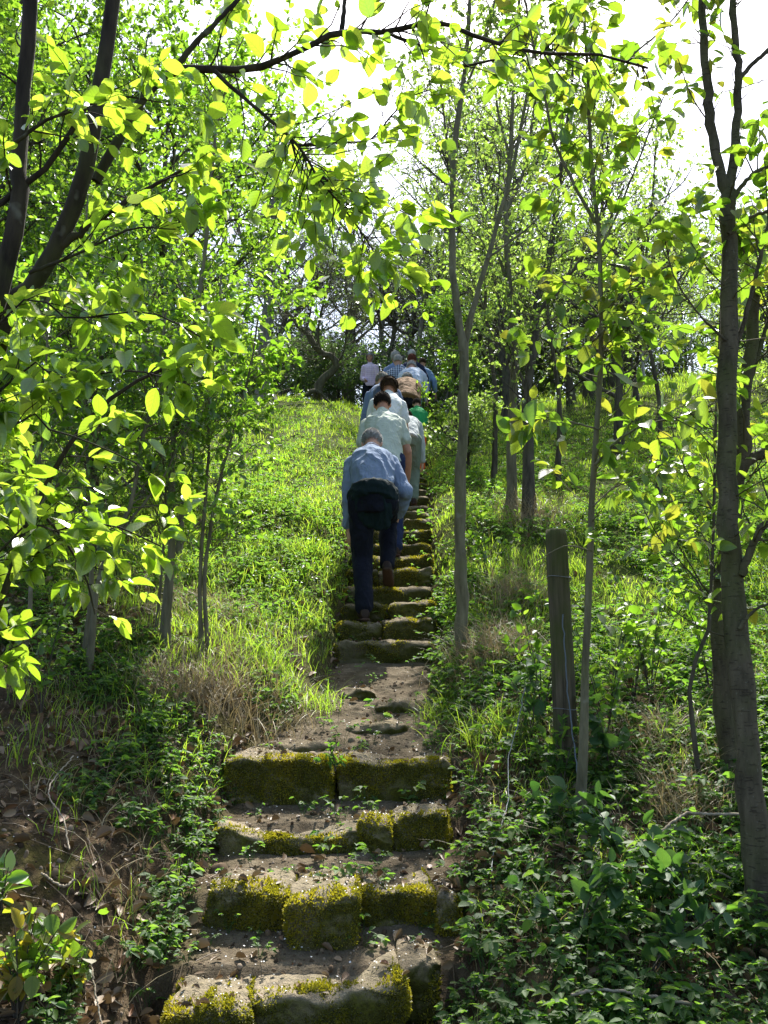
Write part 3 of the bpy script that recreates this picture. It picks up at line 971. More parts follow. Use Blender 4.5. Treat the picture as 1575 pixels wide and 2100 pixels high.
C = cloth_mat
J_BLUE = C('blue_grey_shirt_cloth', (.19, .245, .335), (.155, .20, .285))
J_GREEN = C('pale_green_shirt_cloth', (.47, .51, .42), (.40, .44, .37))
J_WHITE = C('white_tee_cloth', (.70, .71, .70), (.60, .62, .62))
J_DENIM = C('dark_denim', (.009, .011, .019), (.005, .006, .011))
J_NAVY = C('navy_cloth', (.02, .03, .07))
J_BLACK = C('black_cloth', (.012, .012, .016))
J_DKGREEN = C('dark_green_jacket_cloth', (.008, .018, .018), (.005, .012, .013))
J_SLATE = C('slate_blue_jacket_cloth', (.17, .23, .36))
J_SAGE = C('grey_green_trouser_cloth', (.16, .20, .15))
J_BROWN = C('brown_vest_cloth', (.25, .155, .085), (.19, .115, .06))
J_LBLUE = C('light_blue_shirt_cloth', (.25, .38, .58))
J_KGREEN = C('bright_green_tee_cloth', (.03, .30, .09))
J_ORANGE = C('orange_trouser_cloth', (.75, .12, .025))
J_CHECK = C('dark_checked_shirt_cloth', (.03, .045, .08), None, ((.42, .47, .55), 150.))
J_PINK = C('lilac_shirt_cloth', (.76, .58, .80), None, ((.82, .70, .84), 120.))
J_STRIPE = C('pale_blue_blouse_cloth', (.60, .64, .70), None, ((.40, .48, .60), 110.))
J_CHKT = C('checked_trouser_cloth', (.03, .04, .07), None, ((.35, .38, .42), 160.))


def waist_jacket(root, J):
    b = Blob()
    h, X, F, s = J['hip'], J['X'], J['F1'], J['s1']
    b.loft([(h + s * .11, X * .182, F * .158), (h + s * .075, X * .196, F * .178), (h + s * .03, X * .195, F * .176), (h - s * .03, X * .184, F * .162)], 24)
    link_mesh(b.mesh(.009, 3), 'tied_jacket', J_DKGREEN, root, .012, 9., 2, (1, 1, 1.4))
    b = Blob()
    dn = np.array([0, 0, -1.])
    c = h - F * .088
    b.loft([(c + s * .03 + F * .02, X * .150, F * .05), (c + dn * .03 + F * .004, X * .150, F * .042), (c + dn * .10 + F * .004 + X * .012, X * .138, F * .030), (c + dn * .17 + X * .025 + F * .018, X * .128, F * .016), (c + dn * .225 + X * .045 + F * .03, X * .095, F * .010), (c + dn * .25 + X * .065 + F * .034, X * .045, F * .006)], 24)
    link_mesh(b.mesh(.009, 3), 'jacket_tail', J_DKGREEN, root, .016, 9., 5, (1.8, 1, .25))


def vest(root, J):
    b = Blob()
    w = J['w']; X, F1, F2, s1, s2 = J['X'], J['F1'], J['F2'], J['s1'], J['s2']
    hip, mid, sh, nk = J['hip'], J['mid'], J['sh'], J['nk']
    b.loft([(hip - s1 * .07, X * .205 * w, F1 * .165), (hip + s1 * .07, X * .198 * w, F1 * .16), (mid, X * .196 * w, F1 * .158), (mid + s2 * .12, X * .205 * w, F2 * .16), (sh - s2 * .03, X * .20 * w, F2 * .135), (sh + s2 * .045, X * .165 * w, F2 * .11), (nk + s2 * .012, X * .085, F2 * .085)], 24)
    link_mesh(b.mesh(.011, 4), 'vest', J_BROWN, root, .008, 7., 4, (1, 1, .6))


def collar(root, J, mt):
    b = Blob()
    b.loft([(J['nk'] - J['s2'] * .02, J['X'] * .085, J['F2'] * .085), (J['nk'] + J['s2'] * .018, J['X'] * .076, J['F2'] * .076), (J['nk'] + J['s2'] * .035, J['X'] * .070, J['F2'] * .07)], 20)
    link_mesh(b.mesh(.008, 1), 'collar', mt, root)


def zst(y): return float(SZ[max(np.searchsorted(SY, y) - 1, 0)]) + CZ if y < 14.2 else float(stair(np.array(y))) + CZ


def place(px, pytop, d, lean=25, bow=15, hip=(0, .04, .90), S=None, ground=None, **kw):
    nom, ny = fit(px, pytop, d, lean=lean, bow=bow, hip=hip)
    S0 = S or 1.
    top = P(px, pytop, d + ny * S0)
    g = ground if ground is not None else zst(d)
    need = (top[2] - g)
    Sx = S or float(np.clip(need / nom, .80, 1.12))
    print('person', px, pytop, 'd', d, 'need', round(need, 2), 'nom', round(nom, 2), 'S', round(need / nom, 2))
    x = P(kw.pop('x_px', px), pytop, d)[0]
    return person(kw.pop('label'), (float(x), d, g + .012), S=Sx, lean=lean, bow=bow, hip=hip, **kw)


place(768, 890, 7.62, lean=29, bow=20, hip=(-.01, .08, .91), label='person with grey hair in blue-grey shirt, dark jacket tied round the waist, last in line', shirt=J_BLUE, trousers=J_DENIM, hair='white',
      fl=(-.075, 0, 0), fr=(.10, .34, .36, -.55), detail=3, extras=(waist_jacket, lambda r, J: collar(r, J, J_NAVY)), fold=.013, wide=.92, side=-1.5, hemd=-.03, hl=(-.215, .24, .55), hr=(.185, .46, .86))
place(790, 811, 8.85, lean=20, bow=12, label='person with dark hair in pale green short-sleeved shirt, second from the back', shirt=J_GREEN, sleeve='short', trousers=J_NAVY, hair='dark', skin=M_SKIN2,
      fl=(-.10, .30, .32), fr=(.10, 0, 0), detail=3, extras=(lambda r, J: collar(r, J, J_GREEN),), fold=.012, wide=.93, side=-2.5, hl=(-.22, .36, .78), hr=(.22, .34, .80))
place(790, 781, 10.2, lean=24, bow=10, label='person with tousled brown hair in white short-sleeved top', shirt=J_WHITE, sleeve='short', trousers=J_CHKT, hair='brown', hairstyle='curly', skin=M_SKIN2,
      fl=(-.1, 0, 0), fr=(.12, .42, .16), detail=2, wide=.88, side=4, hl=(-.22, .45, .75), hr=(.28, .30, .62))
_, JR = place(784, 770, 11.3, lean=22, bow=24, label='person in slate blue jacket carrying the navy rucksack', shirt=J_SLATE, trousers=J_NAVY, hair='grey', x_px=790, wide=.9, side=-3,
              fl=(-.10, .42, .16), fr=(.13, 0, 0), detail=2, hl=(-.30, .35, .62), hr=(.26, .34, .70))
RPOS = (float(P(790, 770, 11.3)[0]), 11.3, zst(11.3))
place(818, 822, 10.75, lean=42, bow=16, label='person in pale grey jacket and grey-green trousers, mostly hidden, right of the white top', shirt=C('pale_grey_jacket_cloth', (.42, .45, .45)), trousers=J_SAGE, hair='brown', x_px=836,
      fl=(-.10, .42, .16), fr=(.08, 0, 0), detail=2, hl=(-.2, .45, .62), hr=(.22, .30, .55), S=.86, wide=.9)
place(832, 757, 13.9, lean=44, bow=8, label='person with white hair stooping in a brown vest over a light blue shirt', shirt=J_LBLUE, trousers=J_BLACK, hair='white', extras=(vest,),
      fl=(-.1, .42, .16), fr=(.10, 0, 0), detail=2, wide=1.02, side=3)
place(856, 838, 13.0, lean=20, bow=12, label='small person in bright green top and orange trousers', shirt=J_KGREEN, sleeve='short', trousers=J_ORANGE, hair='dark', S=.70,
      fl=(-.07, .42, .16), fr=(.08, 0, 0), detail=2, ground=zst(13.0))
place(846, 744, 15.4, lean=34, bow=14, label='person in pale blue patterned blouse just ahead of the brown vest', shirt=J_STRIPE, trousers=J_NAVY, hair='silver', detail=1, fl=(-.1, 0, 0), fr=(.1, .3, .1), ground=float(H(.35, 15.4)))
place(816, 730, 16.3, lean=8, bow=8, label='person with smooth grey hair in dark checked shirt', shirt=J_CHECK, trousers=J_NAVY, hair='grey', detail=1, fl=(-.1, 0, 0), fr=(.1, .3, .1), hr=(.3, .1, .85), hl=(-.3, .1, .85), ground=float(H(.3, 16.3)))
place(803, 747, 17.2, lean=24, bow=18, label='short person with brown-grey hair, left of the checked shirt', shirt=J_BLACK, trousers=J_NAVY, hair='brown', detail=1, S=.86, fl=(-.1, 0, 0), fr=(.1, .3, .1), ground=float(H(.15, 17.2)))
place(811, 723, 18.0, lean=6, bow=5, label='person with wavy white-grey hair showing behind the checked shirt', shirt=J_SLATE, trousers=J_NAVY, hair='silver', hairstyle='curly', detail=1, fl=(-.1, 0, 0), fr=(.1, .3, .1), hr=(.3, .1, .85), hl=(-.3, .1, .85), ground=float(H(.25, 18.)))
place(845, 728, 17.0, lean=6, bow=8, label='person with reddish brown hair in white short-sleeved top near the front', shirt=J_WHITE, sleeve='short', trousers=J_NAVY, hair='red', detail=1, fl=(-.1, 0, 0), fr=(.1, .3, .1), hr=(.28, .1, .85), hl=(-.3, .1, .85), ground=float(H(.5, 17.)))
place(845, 719, 18.6, lean=4, bow=6, label='tall person with thin white hair in navy top at the front of the line', shirt=J_NAVY, trousers=J_BLACK, hair='white', detail=1, wide=1.1, fl=(-.1, 0, 0), fr=(.1, .3, .1), hr=(.3, .1, .85), hl=(-.3, .1, .85), ground=float(H(.5, 18.6)))
place(867, 737, 19.2, lean=8, bow=10, label='person in mid blue shirt at the right edge of the leading group', shirt=J_LBLUE, trousers=J_BLACK, hair='brown', detail=1, fl=(-.1, 0, 0), fr=(.1, .3, .1), hr=(.3, .1, .85), hl=(-.3, .1, .85), ground=float(H(.8, 19.2)))
gw = float(H(-.3, 22.0))
hw = P(760, 728, 22.0)[2] - gw
print('woman height', hw)
person('person with white bobbed hair in lilac shirt facing the camera beside the line', (float(P(760, 728, 22.0)[0]), 22.0, gw), S=float(hw / 1.73), yaw=math.pi - .15, lean=3, bow=2, shirt=J_PINK, trousers=J_DENIM, hair='white', hairstyle='bob',
       fl=(-.1, 0, 0), fr=(.1, .12, .0), hl=(-.27, .12, .80), hr=(.10, .28, .98), detail=2, forward=True, wide=.95)


def rucksack():
    root = empty('rucksack', RPOS, 'navy and grey rucksack worn by the person in the slate blue jacket', 'rucksack')
    J = JR
    b = Blob()
    X, F, s = J['X'], J['F2'], J['s2']
    c = J['mid'] - F * .22 + X * .03
    b.loft([(c - s * .20, X * .13, F * .07), (c - s * .16, X * .155, F * .10), (c, X * .16, F * .11), (c + s * .17, X * .15, F * .095), (c + s * .24, X * .11, F * .05)], 20)
    link_mesh(b.mesh(.012, 3), 'pack', C('grey_navy_pack_cloth', (.07, .09, .13)), root, .008, 8., 1, (1, 1, 1))
    b = Blob()
    b.loft([(c - s * .10 - F * .08, X * .10, F * .04), (c + s * .05 - F * .08, X * .10, F * .045), (c + s * .08 - F * .07, X * .08, F * .02)], 16)
    link_mesh(b.mesh(.012, 2), 'pocket', J_NAVY, root)
    for sg in (-1, 1):
        b = Blob()
        k = c + X * (.09 * sg)
        b.limb([k + s * .2, J['sh'] + X * (.10 * sg) + s * .05 - F * .05, J['sh'] + X * (.11 * sg) + F * .08 + s * .02], [.016, .017, .016])
        link_mesh(b.mesh(.010, 1), 'strap', J_NAVY, root)


rucksack()

# ------------------------------------------------------------------ trees and shrubs
def tree(name, label, cat, limbs, levels, leafspec, bark, leafm, seed, group=None, nlimb=16, kl=10):
    """limbs: (points, r0, r1); levels: grow() settings; leafspec: list of dict(n, on, L, W, T, ...)"""
    rng = np.random.default_rng(seed)
    Pt = np.array([resample(p, nlimb) for p, a, b in limbs])
    R = np.array([a + (b - a) * np.linspace(0, 1, nlimb) ** .8 for p, a, b in limbs])
    wob = rng.normal(0, 1, Pt.shape) * R[..., None] * .18
    wob[:, 0] = 0
    Pt = Pt + wob
    root = empty(name, Pt[0, 0], label, cat, group)
    mb = MB()
    Rt = R.copy()
    Rt *= 1 + .06 * rng.normal(size=R.shape)
    Rt[0] *= 1 + .55 * np.exp(-np.linspace(0, 1, nlimb) * 14)
    tubes(mb, Pt, Rt, kl)
    gens = [(Pt, R)]
    for i, lv in enumerate(levels):
        lv = dict(lv); src = lv.pop('src', len(gens) - 1); n = lv.pop('count')
        sub = lv.pop('limbs', None)
        p, r = gens[src]
        if sub is not None: p, r = p[sub], r[sub]
        q, s = grow(rng, p, r, n, **lv)
        gens.append((q, s))
        tubes(mb, q, s, 5 if i == 0 else 4 if i == 1 else 3)
    mb.build('trunk', bark, root, attrs=False)
    lb = MB()
    for sp in leafspec:
        p = gens[sp['on']][0]
        B, tan = leaf_on(rng, p, sp['n'], sp.get('t0', .25), 1.)
        if 'cull' in sp:
            k = sp['cull'](B); B, tan = B[k], tan[k]
        m = len(B)
        D = nrm(tan * sp.get('along', .6) + nrm(rng.normal(size=(m, 3))) * .8 + np.array([0, 0, sp.get('droop', -.25)]))
        N = nrm(np.array([0, 0, 1.]) * sp.get('flat', 1.) + rng.normal(0, sp.get('tilt', .45), (m, 3)))
        L = sp['L'] * np.exp(np.clip(rng.normal(-.04, .32, m), -.9, .5)); W = L * sp.get('W', .6) * rng.uniform(.85, 1.15, m)
        leaves(lb, rng, B, D, N, L, W, sp.get('T', T_MID))
    if lb.n: lb.build('crown', leafm, root)
    return root


def px_limb(pts, d, r0, r1, base=None):
    """pts: (px,py[,d]); base: world point put in front"""
    out = [] if base is None else [np.asarray(base, float)]
    for q in pts:
        out.append(P(q[0], q[1], q[2] if len(q) > 2 else d))
    return (np.array(out), r0, r1)


def gpt(x, y, dz=-.08): return np.array([x, y, float(H(x, y)) + dz])
def gpx(px, py, d): return gpt(P(px, py, d)[0], d)


# --- the big dogwood on the left whose limbs arch over the steps
B0 = gpt(-1.55, 2.75)
dog = [
    px_limb([(0, 690), (60, 600), (115, 500), (165, 390), (190, 270), (212, 130), (232, 0), (250, -160)], 2.75, .042, .022, B0),
    px_limb([(8, 560), (30, 380), (46, 220), (62, 60), (70, -160)], 2.6, .040, .020, B0 + np.array([-.12, -.1, 0])),
    px_limb([(-60, 600), (-20, 430), (60, 380), (130, 300), (180, 210)], 2.6, .018, .008, B0 + np.array([-.2, 0, 0])),
    px_limb([(0, 1235, 2.6), (55, 1085), (100, 985), (180, 862), (290, 775), (400, 735)], 2.7, .020, .005, B0 + np.array([.05, -.15, 0])),
    px_limb([(120, 505), (200, 452), (260, 412), (330, 372), (372, 350)], 2.75, .015, .004),
    px_limb([(196, 372), (240, 290), (275, 222), (320, 172), (356, 147), (420, 142), (490, 143), (560, 128), (640, 94), (695, 68), (790, 66), (850, 52), (905, 40), (950, 66), (1060, 100), (1130, 110), (1220, 112), (1330, 140)], 2.85, .017, .004),
    px_limb([(356, 147), (400, 90), (450, 40), (520, -40), (600, -150)], 2.85, .011, .005),
    px_limb([(700, 66), (708, 0), (714, -90), (730, -200)], 2.9, .009, .005),
    px_limb([(790, 66), (840, 86), (900, 106), (937, 135), (1000, 126), (1046, 117), (1080, 90)], 2.95, .007, .003),
    px_limb([(440, 145), (470, 175), (540, 235), (610, 297), (650, 360), (690, 410), (730, 460), (760, 505), (778, 540)], 2.8, .008, .002),
    px_limb([(610, 297), (690, 294), (760, 285), (800, 240), (840, 200), (880, 185)], 2.8, .0045, .002),
    px_limb([(650, 360), (720, 390), (790, 420), (840, 440)], 2.8, .004, .0015),
    px_limb([(0, 660), (150, 655), (300, 640), (410, 690)], 2.45, .006, .002, B0 + np.array([-.1, -.1, 1.2])),
    px_limb([(0, 800), (130, 780), (270, 760), (390, 790)], 2.4, .006, .002, B0 + np.array([-.1, -.1, 1.0])),
    px_limb([(0, 1130), (110, 1090), (220, 1075), (330, 1120)], 2.5, .006, .002, B0 + np.array([-.1, -.1, .6])),
    px_limb([(0, 900), (90, 880), (190, 910), (280, 950)], 2.35, .006, .002, B0 + np.array([-.1, -.1, .8])),
    px_limb([(60, 560), (160, 520), (270, 470), (360, 470)], 2.6, .006, .002),
    px_limb([(50, 1010), (110, 1080), (170, 1170), (195, 1260)], 2.6, .005, .002),
    px_limb([(20, 300), (110, 240), (240, 200), (330, 210)], 2.5, .006, .002),
]
low = [3, 4, 12, 13, 14, 15, 16, 17, 18]
arch = [5, 6, 8, 9, 10, 11]
tree('dogwood_shrub', 'large dark-stemmed shrub with big oval leaves arching over the steps from the left', 'shrub', dog,
     [dict(count=190, t0=.12, l0=.14, l1=.34, ang=48, up=.02, src=0, limbs=low + low[2:], N=6, bias=(.25, 0, 0), rmax=.004),
      dict(count=95, t0=.25, l0=.15, l1=.40, ang=50, up=-.05, src=0, limbs=[5, 9, 10, 11], N=6, rmax=.0035),
      dict(count=46, t0=.3, l0=.2, l1=.5, ang=55, up=.05, src=0, limbs=[0, 1, 2, 6, 7, 8], N=6, rmax=.004),
      dict(count=85, t0=.3, l0=.15, l1=.45, ang=55, up=-.05, src=0, limbs=[9, 9, 9, 10, 11], N=5, rmax=.003)],
     [dict(n=1500, on=1, L=.055, W=.55, T=T_NEAR, droop=-.35, flat=.9, tilt=.45, t0=.3),
      dict(n=340, on=2, L=.058, W=.66, T=T_NEAR, droop=-.2, flat=.7, tilt=.5, t0=.3),
      dict(n=420, on=3, L=.060, W=.6, T=T_NEAR, droop=-.25, tilt=.5, t0=.3),
      dict(n=330, on=4, L=.052, W=.7, T=T_NEAR, droop=-.15, flat=.8, tilt=.5, t0=.3)],
     B_DOG, M_DOG, 11, nlimb=26)

# --- slim cherry sapling with large leaves, right of the post
cs = gpx(1192, 1640, 4.35)
ch = [px_limb([(1196, 1500), (1206, 1250), (1214, 1050), (1226, 850), (1233, 645), (1228, 497), (1214, 359), (1207, 184), (1200, 60), (1190, -120)], 4.35, .021, .007, cs),
      px_limb([(1220, 456), (1172, 368), (1135, 285), (1117, 198), (1101, 130), (1080, 20), (1060, -90)], 4.35, .010, .004),
      px_limb([(1233, 640), (1300, 590), (1370, 545), (1420, 500)], 4.3, .007, .003),
      px_limb([(1230, 735), (1180, 690), (1130, 655), (1060, 640)], 4.3, .006, .002),
      px_limb([(1220, 955), (1270, 900), (1330, 870), (1420, 850), (1480, 840)], 4.25, .008, .003),
      px_limb([(1226, 880), (1150, 860), (1080, 850)], 4.3, .005, .002),
      px_limb([(1225, 520), (1265, 440), (1305, 340), (1345, 235), (1370, 180)], 4.3, .007, .003),
      px_limb([(1214, 1040), (1260, 1000), (1320, 980)], 4.3, .005, .002),
      px_limb([(1210, 200), (1290, 120), (1380, 40), (1450, -60)], 4.3, .008, .003),
      px_limb([(1216, 700), (1260, 660), (1310, 640)], 4.3, .006, .003),
      px_limb([(1215, 1130), (1160, 1120), (1100, 1150)], 4.2, .004, .002)]
tree('cherry_sapling', 'slim sapling with large yellow-green leaves rising just right of the fence post', 'tree', ch,
     [dict(count=120, t0=.2, l0=.15, l1=.45, ang=50, up=.02, src=0, limbs=list(range(1, 11)), rmax=.003),
      dict(count=60, t0=.45, l0=.2, l1=.5, ang=55, up=-.02, src=0, limbs=[0], rmax=.004),
      dict(count=70, t0=.3, l0=.25, l1=.5, ang=60, up=-.1, src=0, limbs=[0, 0, 1, 8], rmax=.003)],
     [dict(n=520, on=1, L=.080, W=.52, T=T_NEAR, droop=-.3, tilt=.5), dict(n=230, on=2, L=.078, W=.52, T=T_NEAR, droop=-.4, tilt=.5),
      dict(n=420, on=3, L=.076, W=.6, T=T_NEAR, droop=-.35, tilt=.6)],
     B_SMOOTH, M_CHERRY, 23, nlimb=24)

# --- pair of cherry trunks at the right edge
rb = gpt(P(1566, 1930, 3.55)[0], 3.55, -.15)
rt = [px_limb([(1558, 1750, 3.57), (1542, 1600, 3.6), (1512, 1300, 3.7), (1496, 1100, 3.75), (1490, 900, 3.8), (1496, 600, 3.85), (1491, 395, 3.9)], 3.8, .052, .033, rb),
      px_limb([(1492, 400), (1472, 330), (1458, 250), (1450, 150), (1441, 40), (1440, -120)], 3.9, .026, .015),
      px_limb([(1494, 400), (1508, 280), (1516, 160), (1506, 60), (1500, -120)], 3.9, .024, .013),
      px_limb([(1514, 165), (1545, 130), (1600, 80), (1680, 20)], 3.9, .012, .006),
      px_limb([(1490, 760), (1528, 650), (1566, 500), (1600, 370), (1640, 250)], 3.85, .012, .006),
      px_limb([(1494, 480), (1540, 445), (1600, 425), (1680, 380)], 3.85, .010, .005),
      px_limb([(1496, 420), (1540, 360), (1610, 330), (1680, 320)], 3.9, .012, .006),
      px_limb([(1520, 1180), (1545, 1110), (1600, 1040), (1680, 980)], 3.7, .018, .010),
      px_limb([(1515, 1290), (1550, 1250), (1610, 1230)], 3.65, .008, .004),
      px_limb([(1460, 260), (1420, 200), (1390, 120)], 3.9, .004, .002),
      px_limb([(1490, 700), (1430, 640), (1380, 560), (1360, 470)], 3.8, .006, .002)]
tree('cherry_tree', 'banded grey cherry tree at the right edge, nearer of two crossing trunks, forking high up', 'tree', rt,
     [dict(count=75, t0=.25, l0=.25, l1=.6, ang=50, up=.05, src=0, limbs=list(range(3, 9)) + [10], rmax=.004),
      dict(count=34, t0=.2, l0=.2, l1=.45, ang=55, up=.05, src=0, limbs=[1, 2, 9], rmax=.003),
      dict(count=20, t0=.35, l0=.3, l1=.6, ang=65, up=.0, src=0, limbs=[0], rmax=.004)],
     [dict(n=520, on=1, L=.070, W=.56, T=T_NEAR, droop=-.3, tilt=.5), dict(n=110, on=2, L=.07, W=.52, T=T_NEAR, droop=-.3, tilt=.5),
      dict(n=120, on=3, L=.08, W=.52, T=T_NEAR, droop=-.3, tilt=.5)],
     B_CHERRY, M_CHERRY, 31, group='cherry trunks at the right', nlimb=26, kl=16)
rb2 = gpx(1495, 1650, 4.7)
rt2 = [px_limb([(1488, 1500), (1476, 1330), (1480, 1200), (1500, 1060), (1518, 960), (1530, 800), (1550, 600)], 4.7, .052, .03, rb2),
       px_limb([(1516, 968), (1550, 935), (1610, 915), (1700, 850)], 4.7, .030, .018),
       px_limb([(1530, 800), (1580, 650), (1640, 500)], 4.7, .016, .008)]
tree('cherry_tree', 'banded cherry trunk half hidden behind the right edge tree, bending right', 'tree', rt2,
     [dict(count=40, t0=.35, l0=.3, l1=.8, ang=55, up=.05, src=0, rmax=.005), dict(count=70, t0=.3, l0=.15, l1=.4, ang=50, rmax=.003)],
     [dict(n=420, on=2, L=.08, W=.52, T=T_NEAR, droop=-.3, tilt=.5)], B_CHERRY, M_CHERRY, 32, group='cherry trunks at the right', nlimb=20, kl=14)
b3 = gpx(1432, 1510, 4.6)
tree('thin_sapling', 'thin crooked stem standing left of the crossing cherry trunks', 'tree',
     [px_limb([(1412, 1400), (1420, 1365), (1450, 1305), (1456, 1230), (1464, 1050), (1468, 850), (1480, 600)], 4.6, .013, .005, b3),
      px_limb([(1456, 1240), (1420, 1180), (1350, 1100), (1300, 1000)], 4.6, .006, .002), px_limb([(1464, 1050), (1400, 950), (1370, 850)], 4.6, .005, .002)],
     [dict(count=50, t0=.3, l0=.15, l1=.4, ang=50, rmax=.003)], [dict(n=200, on=1, L=.07, W=.5, T=T_NEAR)], B_DARK, M_CHERRY, 33)

# --- slender tree standing in the middle right of the flight
sb = gpx(952, 1360, 6.5)
sl = [px_limb([(946, 1250), (943, 1100), (949, 900), (951, 790), (951, 705)], 6.5, .046, .036, sb),
      px_limb([(951, 710), (938, 640), (929, 560), (928, 400), (936, 280), (955, 120), (965, 0), (970, -60)], 6.5, .030, .014),
      px_limb([(953, 708), (972, 625), (1000, 530), (1025, 440), (1050, 350), (1080, 200), (1100, 60)], 6.55, .024, .008),
      px_limb([(932, 380), (915, 280), (905, 180), (890, 60)], 6.5, .012, .005),
      px_limb([(945, 200), (980, 120), (1010, 20), (1040, -100)], 6.5, .012, .005),
      px_limb([(949, 720), (905, 715), (860, 705), (835, 690)], 6.45, .004, .002),
      px_limb([(1000, 530), (1040, 500), (1100, 450), (1140, 380)], 6.5, .01, .004)]
tree('slender_tree', 'slender smooth-barked tree right of the steps, forking below the middle', 'tree', sl,
     [dict(count=70, t0=.25, l0=.35, l1=.9, ang=40, up=.15, src=0, limbs=[1, 2, 3, 4, 6], rmax=.005, wig=.1),
      dict(count=260, t0=.2, l0=.15, l1=.4, ang=45, up=.05, rmax=.0025)],
     [dict(n=2000, on=2, L=.040, W=.6, T=T_MID, tilt=.6), dict(n=500, on=1, L=.042, W=.6, T=T_MID, tilt=.6)], B_SMOOTH, M_PALE, 41, nlimb=22, kl=14)

# --- clump of trunks farther back on the right
ca = gpx(1046, 1010, 9.6)
tree('slender_tree', 'grey-brown trunk farther up, left one of the pair behind the slender tree', 'tree',
     [px_limb([(1050, 860), (1056, 730), (1046, 600), (1036, 450), (1046, 340), (1052, 200), (1062, 40), (1066, -20)], 9.6, .052, .015, ca),
      px_limb([(1046, 600), (1010, 480), (985, 380), (970, 250)], 9.6, .02, .006), px_limb([(1056, 720), (1000, 640), (960, 560)], 9.6, .014, .005),
      px_limb([(1040, 430), (1080, 330), (1100, 180), (1120, 40)], 9.6, .024, .006), px_limb([(1048, 330), (1020, 220), (1010, 80)], 9.6, .02, .006)],
     [dict(count=80, t0=.2, l0=.5, l1=1.3, ang=42, up=.12, rmax=.007), dict(count=420, t0=.2, l0=.2, l1=.55, ang=45, rmax=.003)],
     [dict(n=3600, on=2, L=.042, W=.6, T=T_MID, tilt=.6)], B_SMOOTH, M_PALE, 42, group='trunk clump right of the steps', nlimb=20, kl=12)
cb = gpx(1086, 1022, 9.3)
tree('slender_tree', 'dark forked trunk farther up, right one of the pair behind the slender tree', 'tree',
     [px_limb([(1082, 900), (1080, 810), (1098, 700), (1102, 630), (1122, 540), (1142, 420), (1152, 320), (1170, 200), (1180, 60)], 9.3, .060, .012, cb),
      px_limb([(1102, 640), (1150, 590), (1186, 540), (1240, 470), (1280, 380)], 9.3, .028, .008), px_limb([(1080, 800), (1040, 700), (1020, 600)], 9.3, .02, .006)],
     [dict(count=80, t0=.2, l0=.5, l1=1.2, ang=45, up=.1, rmax=.007), dict(count=420, t0=.2, l0=.2, l1=.5, ang=45, rmax=.003)],
     [dict(n=3400, on=2, L=.042, W=.6, T=T_MID, tilt=.6)], B_DARK, M_PALE, 43, group='trunk clump right of the steps', nlimb=20, kl=12)
for i, (px, py, d, lab) in enumerate([(1142, 960, 11., 'thin dark stem right of the forked trunk'), (1010, 900, 11.5, 'thin leafy stem behind the slender tree'), (1350, 1020, 10., 'thin leafy stem in front of the right-hand meadow')]):
    b = gpx(px, py, d)
    tree('thin_sapling', lab, 'tree', [(np.array([b, b + [.05, 0, 1.2], b + [-.05, .1, 2.4], b + [.1, .1, 3.6], b + [.2, .1, 4.6]]), .035, .008), (np.array([b + [-.02, .05, 1.8], b + [.3, .1, 2.6], b + [.5, .1, 3.4]]), .015, .005)],
         [dict(count=40, t0=.3, l0=.4, l1=1., ang=48, up=.1, rmax=.006), dict(count=200, t0=.2, l0=.2, l1=.5, ang=45, rmax=.003)],
         [dict(n=1000, on=2, L=.045, W=.6, T=T_MID, tilt=.6)], B_DARK, M_PALE, 50 + i, group='thin stems right of the steps')

# --- saplings on the left bank
la = gpx(340, 1325, 6.0)
tree('bank_sapling', 'straight grey-brown sapling on the left bank, thickest of those beside the steps', 'tree',
     [px_limb([(345, 1200), (352, 1050), (351, 950), (366, 850), (386, 760), (402, 650), (422, 500), (440, 300), (455, 120)], 6.0, .030, .008, la),
      px_limb([(352, 1110), (372, 1060), (392, 1000), (398, 920)], 6., .009, .004), px_limb([(366, 850), (330, 760), (300, 650), (290, 520)], 6., .014, .005),
      px_limb([(386, 760), (440, 690), (500, 640), (540, 560)], 6., .012, .004), px_limb([(402, 650), (360, 560), (350, 430), (360, 300)], 6.2, .01, .004), px_limb([(350, 960), (300, 900), (240, 870), (200, 830)], 6., .01, .004)],
     [dict(count=90, t0=.15, l0=.3, l1=.85, ang=50, up=.08, src=0, limbs=[0, 2, 3, 4, 5], rmax=.005), dict(count=420, t0=.15, l0=.12, l1=.38, ang=48, rmax=.0025)],
     [dict(n=3300, on=2, L=.05, W=.58, T=T_MID, tilt=.5)], B_SMOOTH, M_HAZEL, 61, group='saplings on the left bank', nlimb=20, kl=12)
lb_ = gpx(416, 1330, 6.0)
tree('bank_sapling', 'twin-stemmed slim sapling on the left bank nearest the steps', 'tree',
     [px_limb([(410, 1180), (419, 1050), (428, 930), (428, 850), (440, 700), (455, 560)], 6., .016, .006, lb_),
      px_limb([(420, 1200), (428, 1110), (450, 990), (480, 880), (512, 760), (530, 650)], 6., .016, .006, lb_ + np.array([.03, .02, 0])),
      px_limb([(424, 1060), (390, 1090), (362, 1130)], 6., .007, .004), px_limb([(440, 1000), (500, 930), (540, 900)], 6., .006, .002)],
     [dict(count=60, t0=.25, l0=.25, l1=.6, ang=52, up=.06, rmax=.004), dict(count=220, t0=.2, l0=.1, l1=.3, ang=48, rmax=.0025)],
     [dict(n=1500, on=2, L=.045, W=.58, T=T_MID, tilt=.5)], B_SMOOTH, M_HAZEL, 62, group='saplings on the left bank', nlimb=18, kl=10)
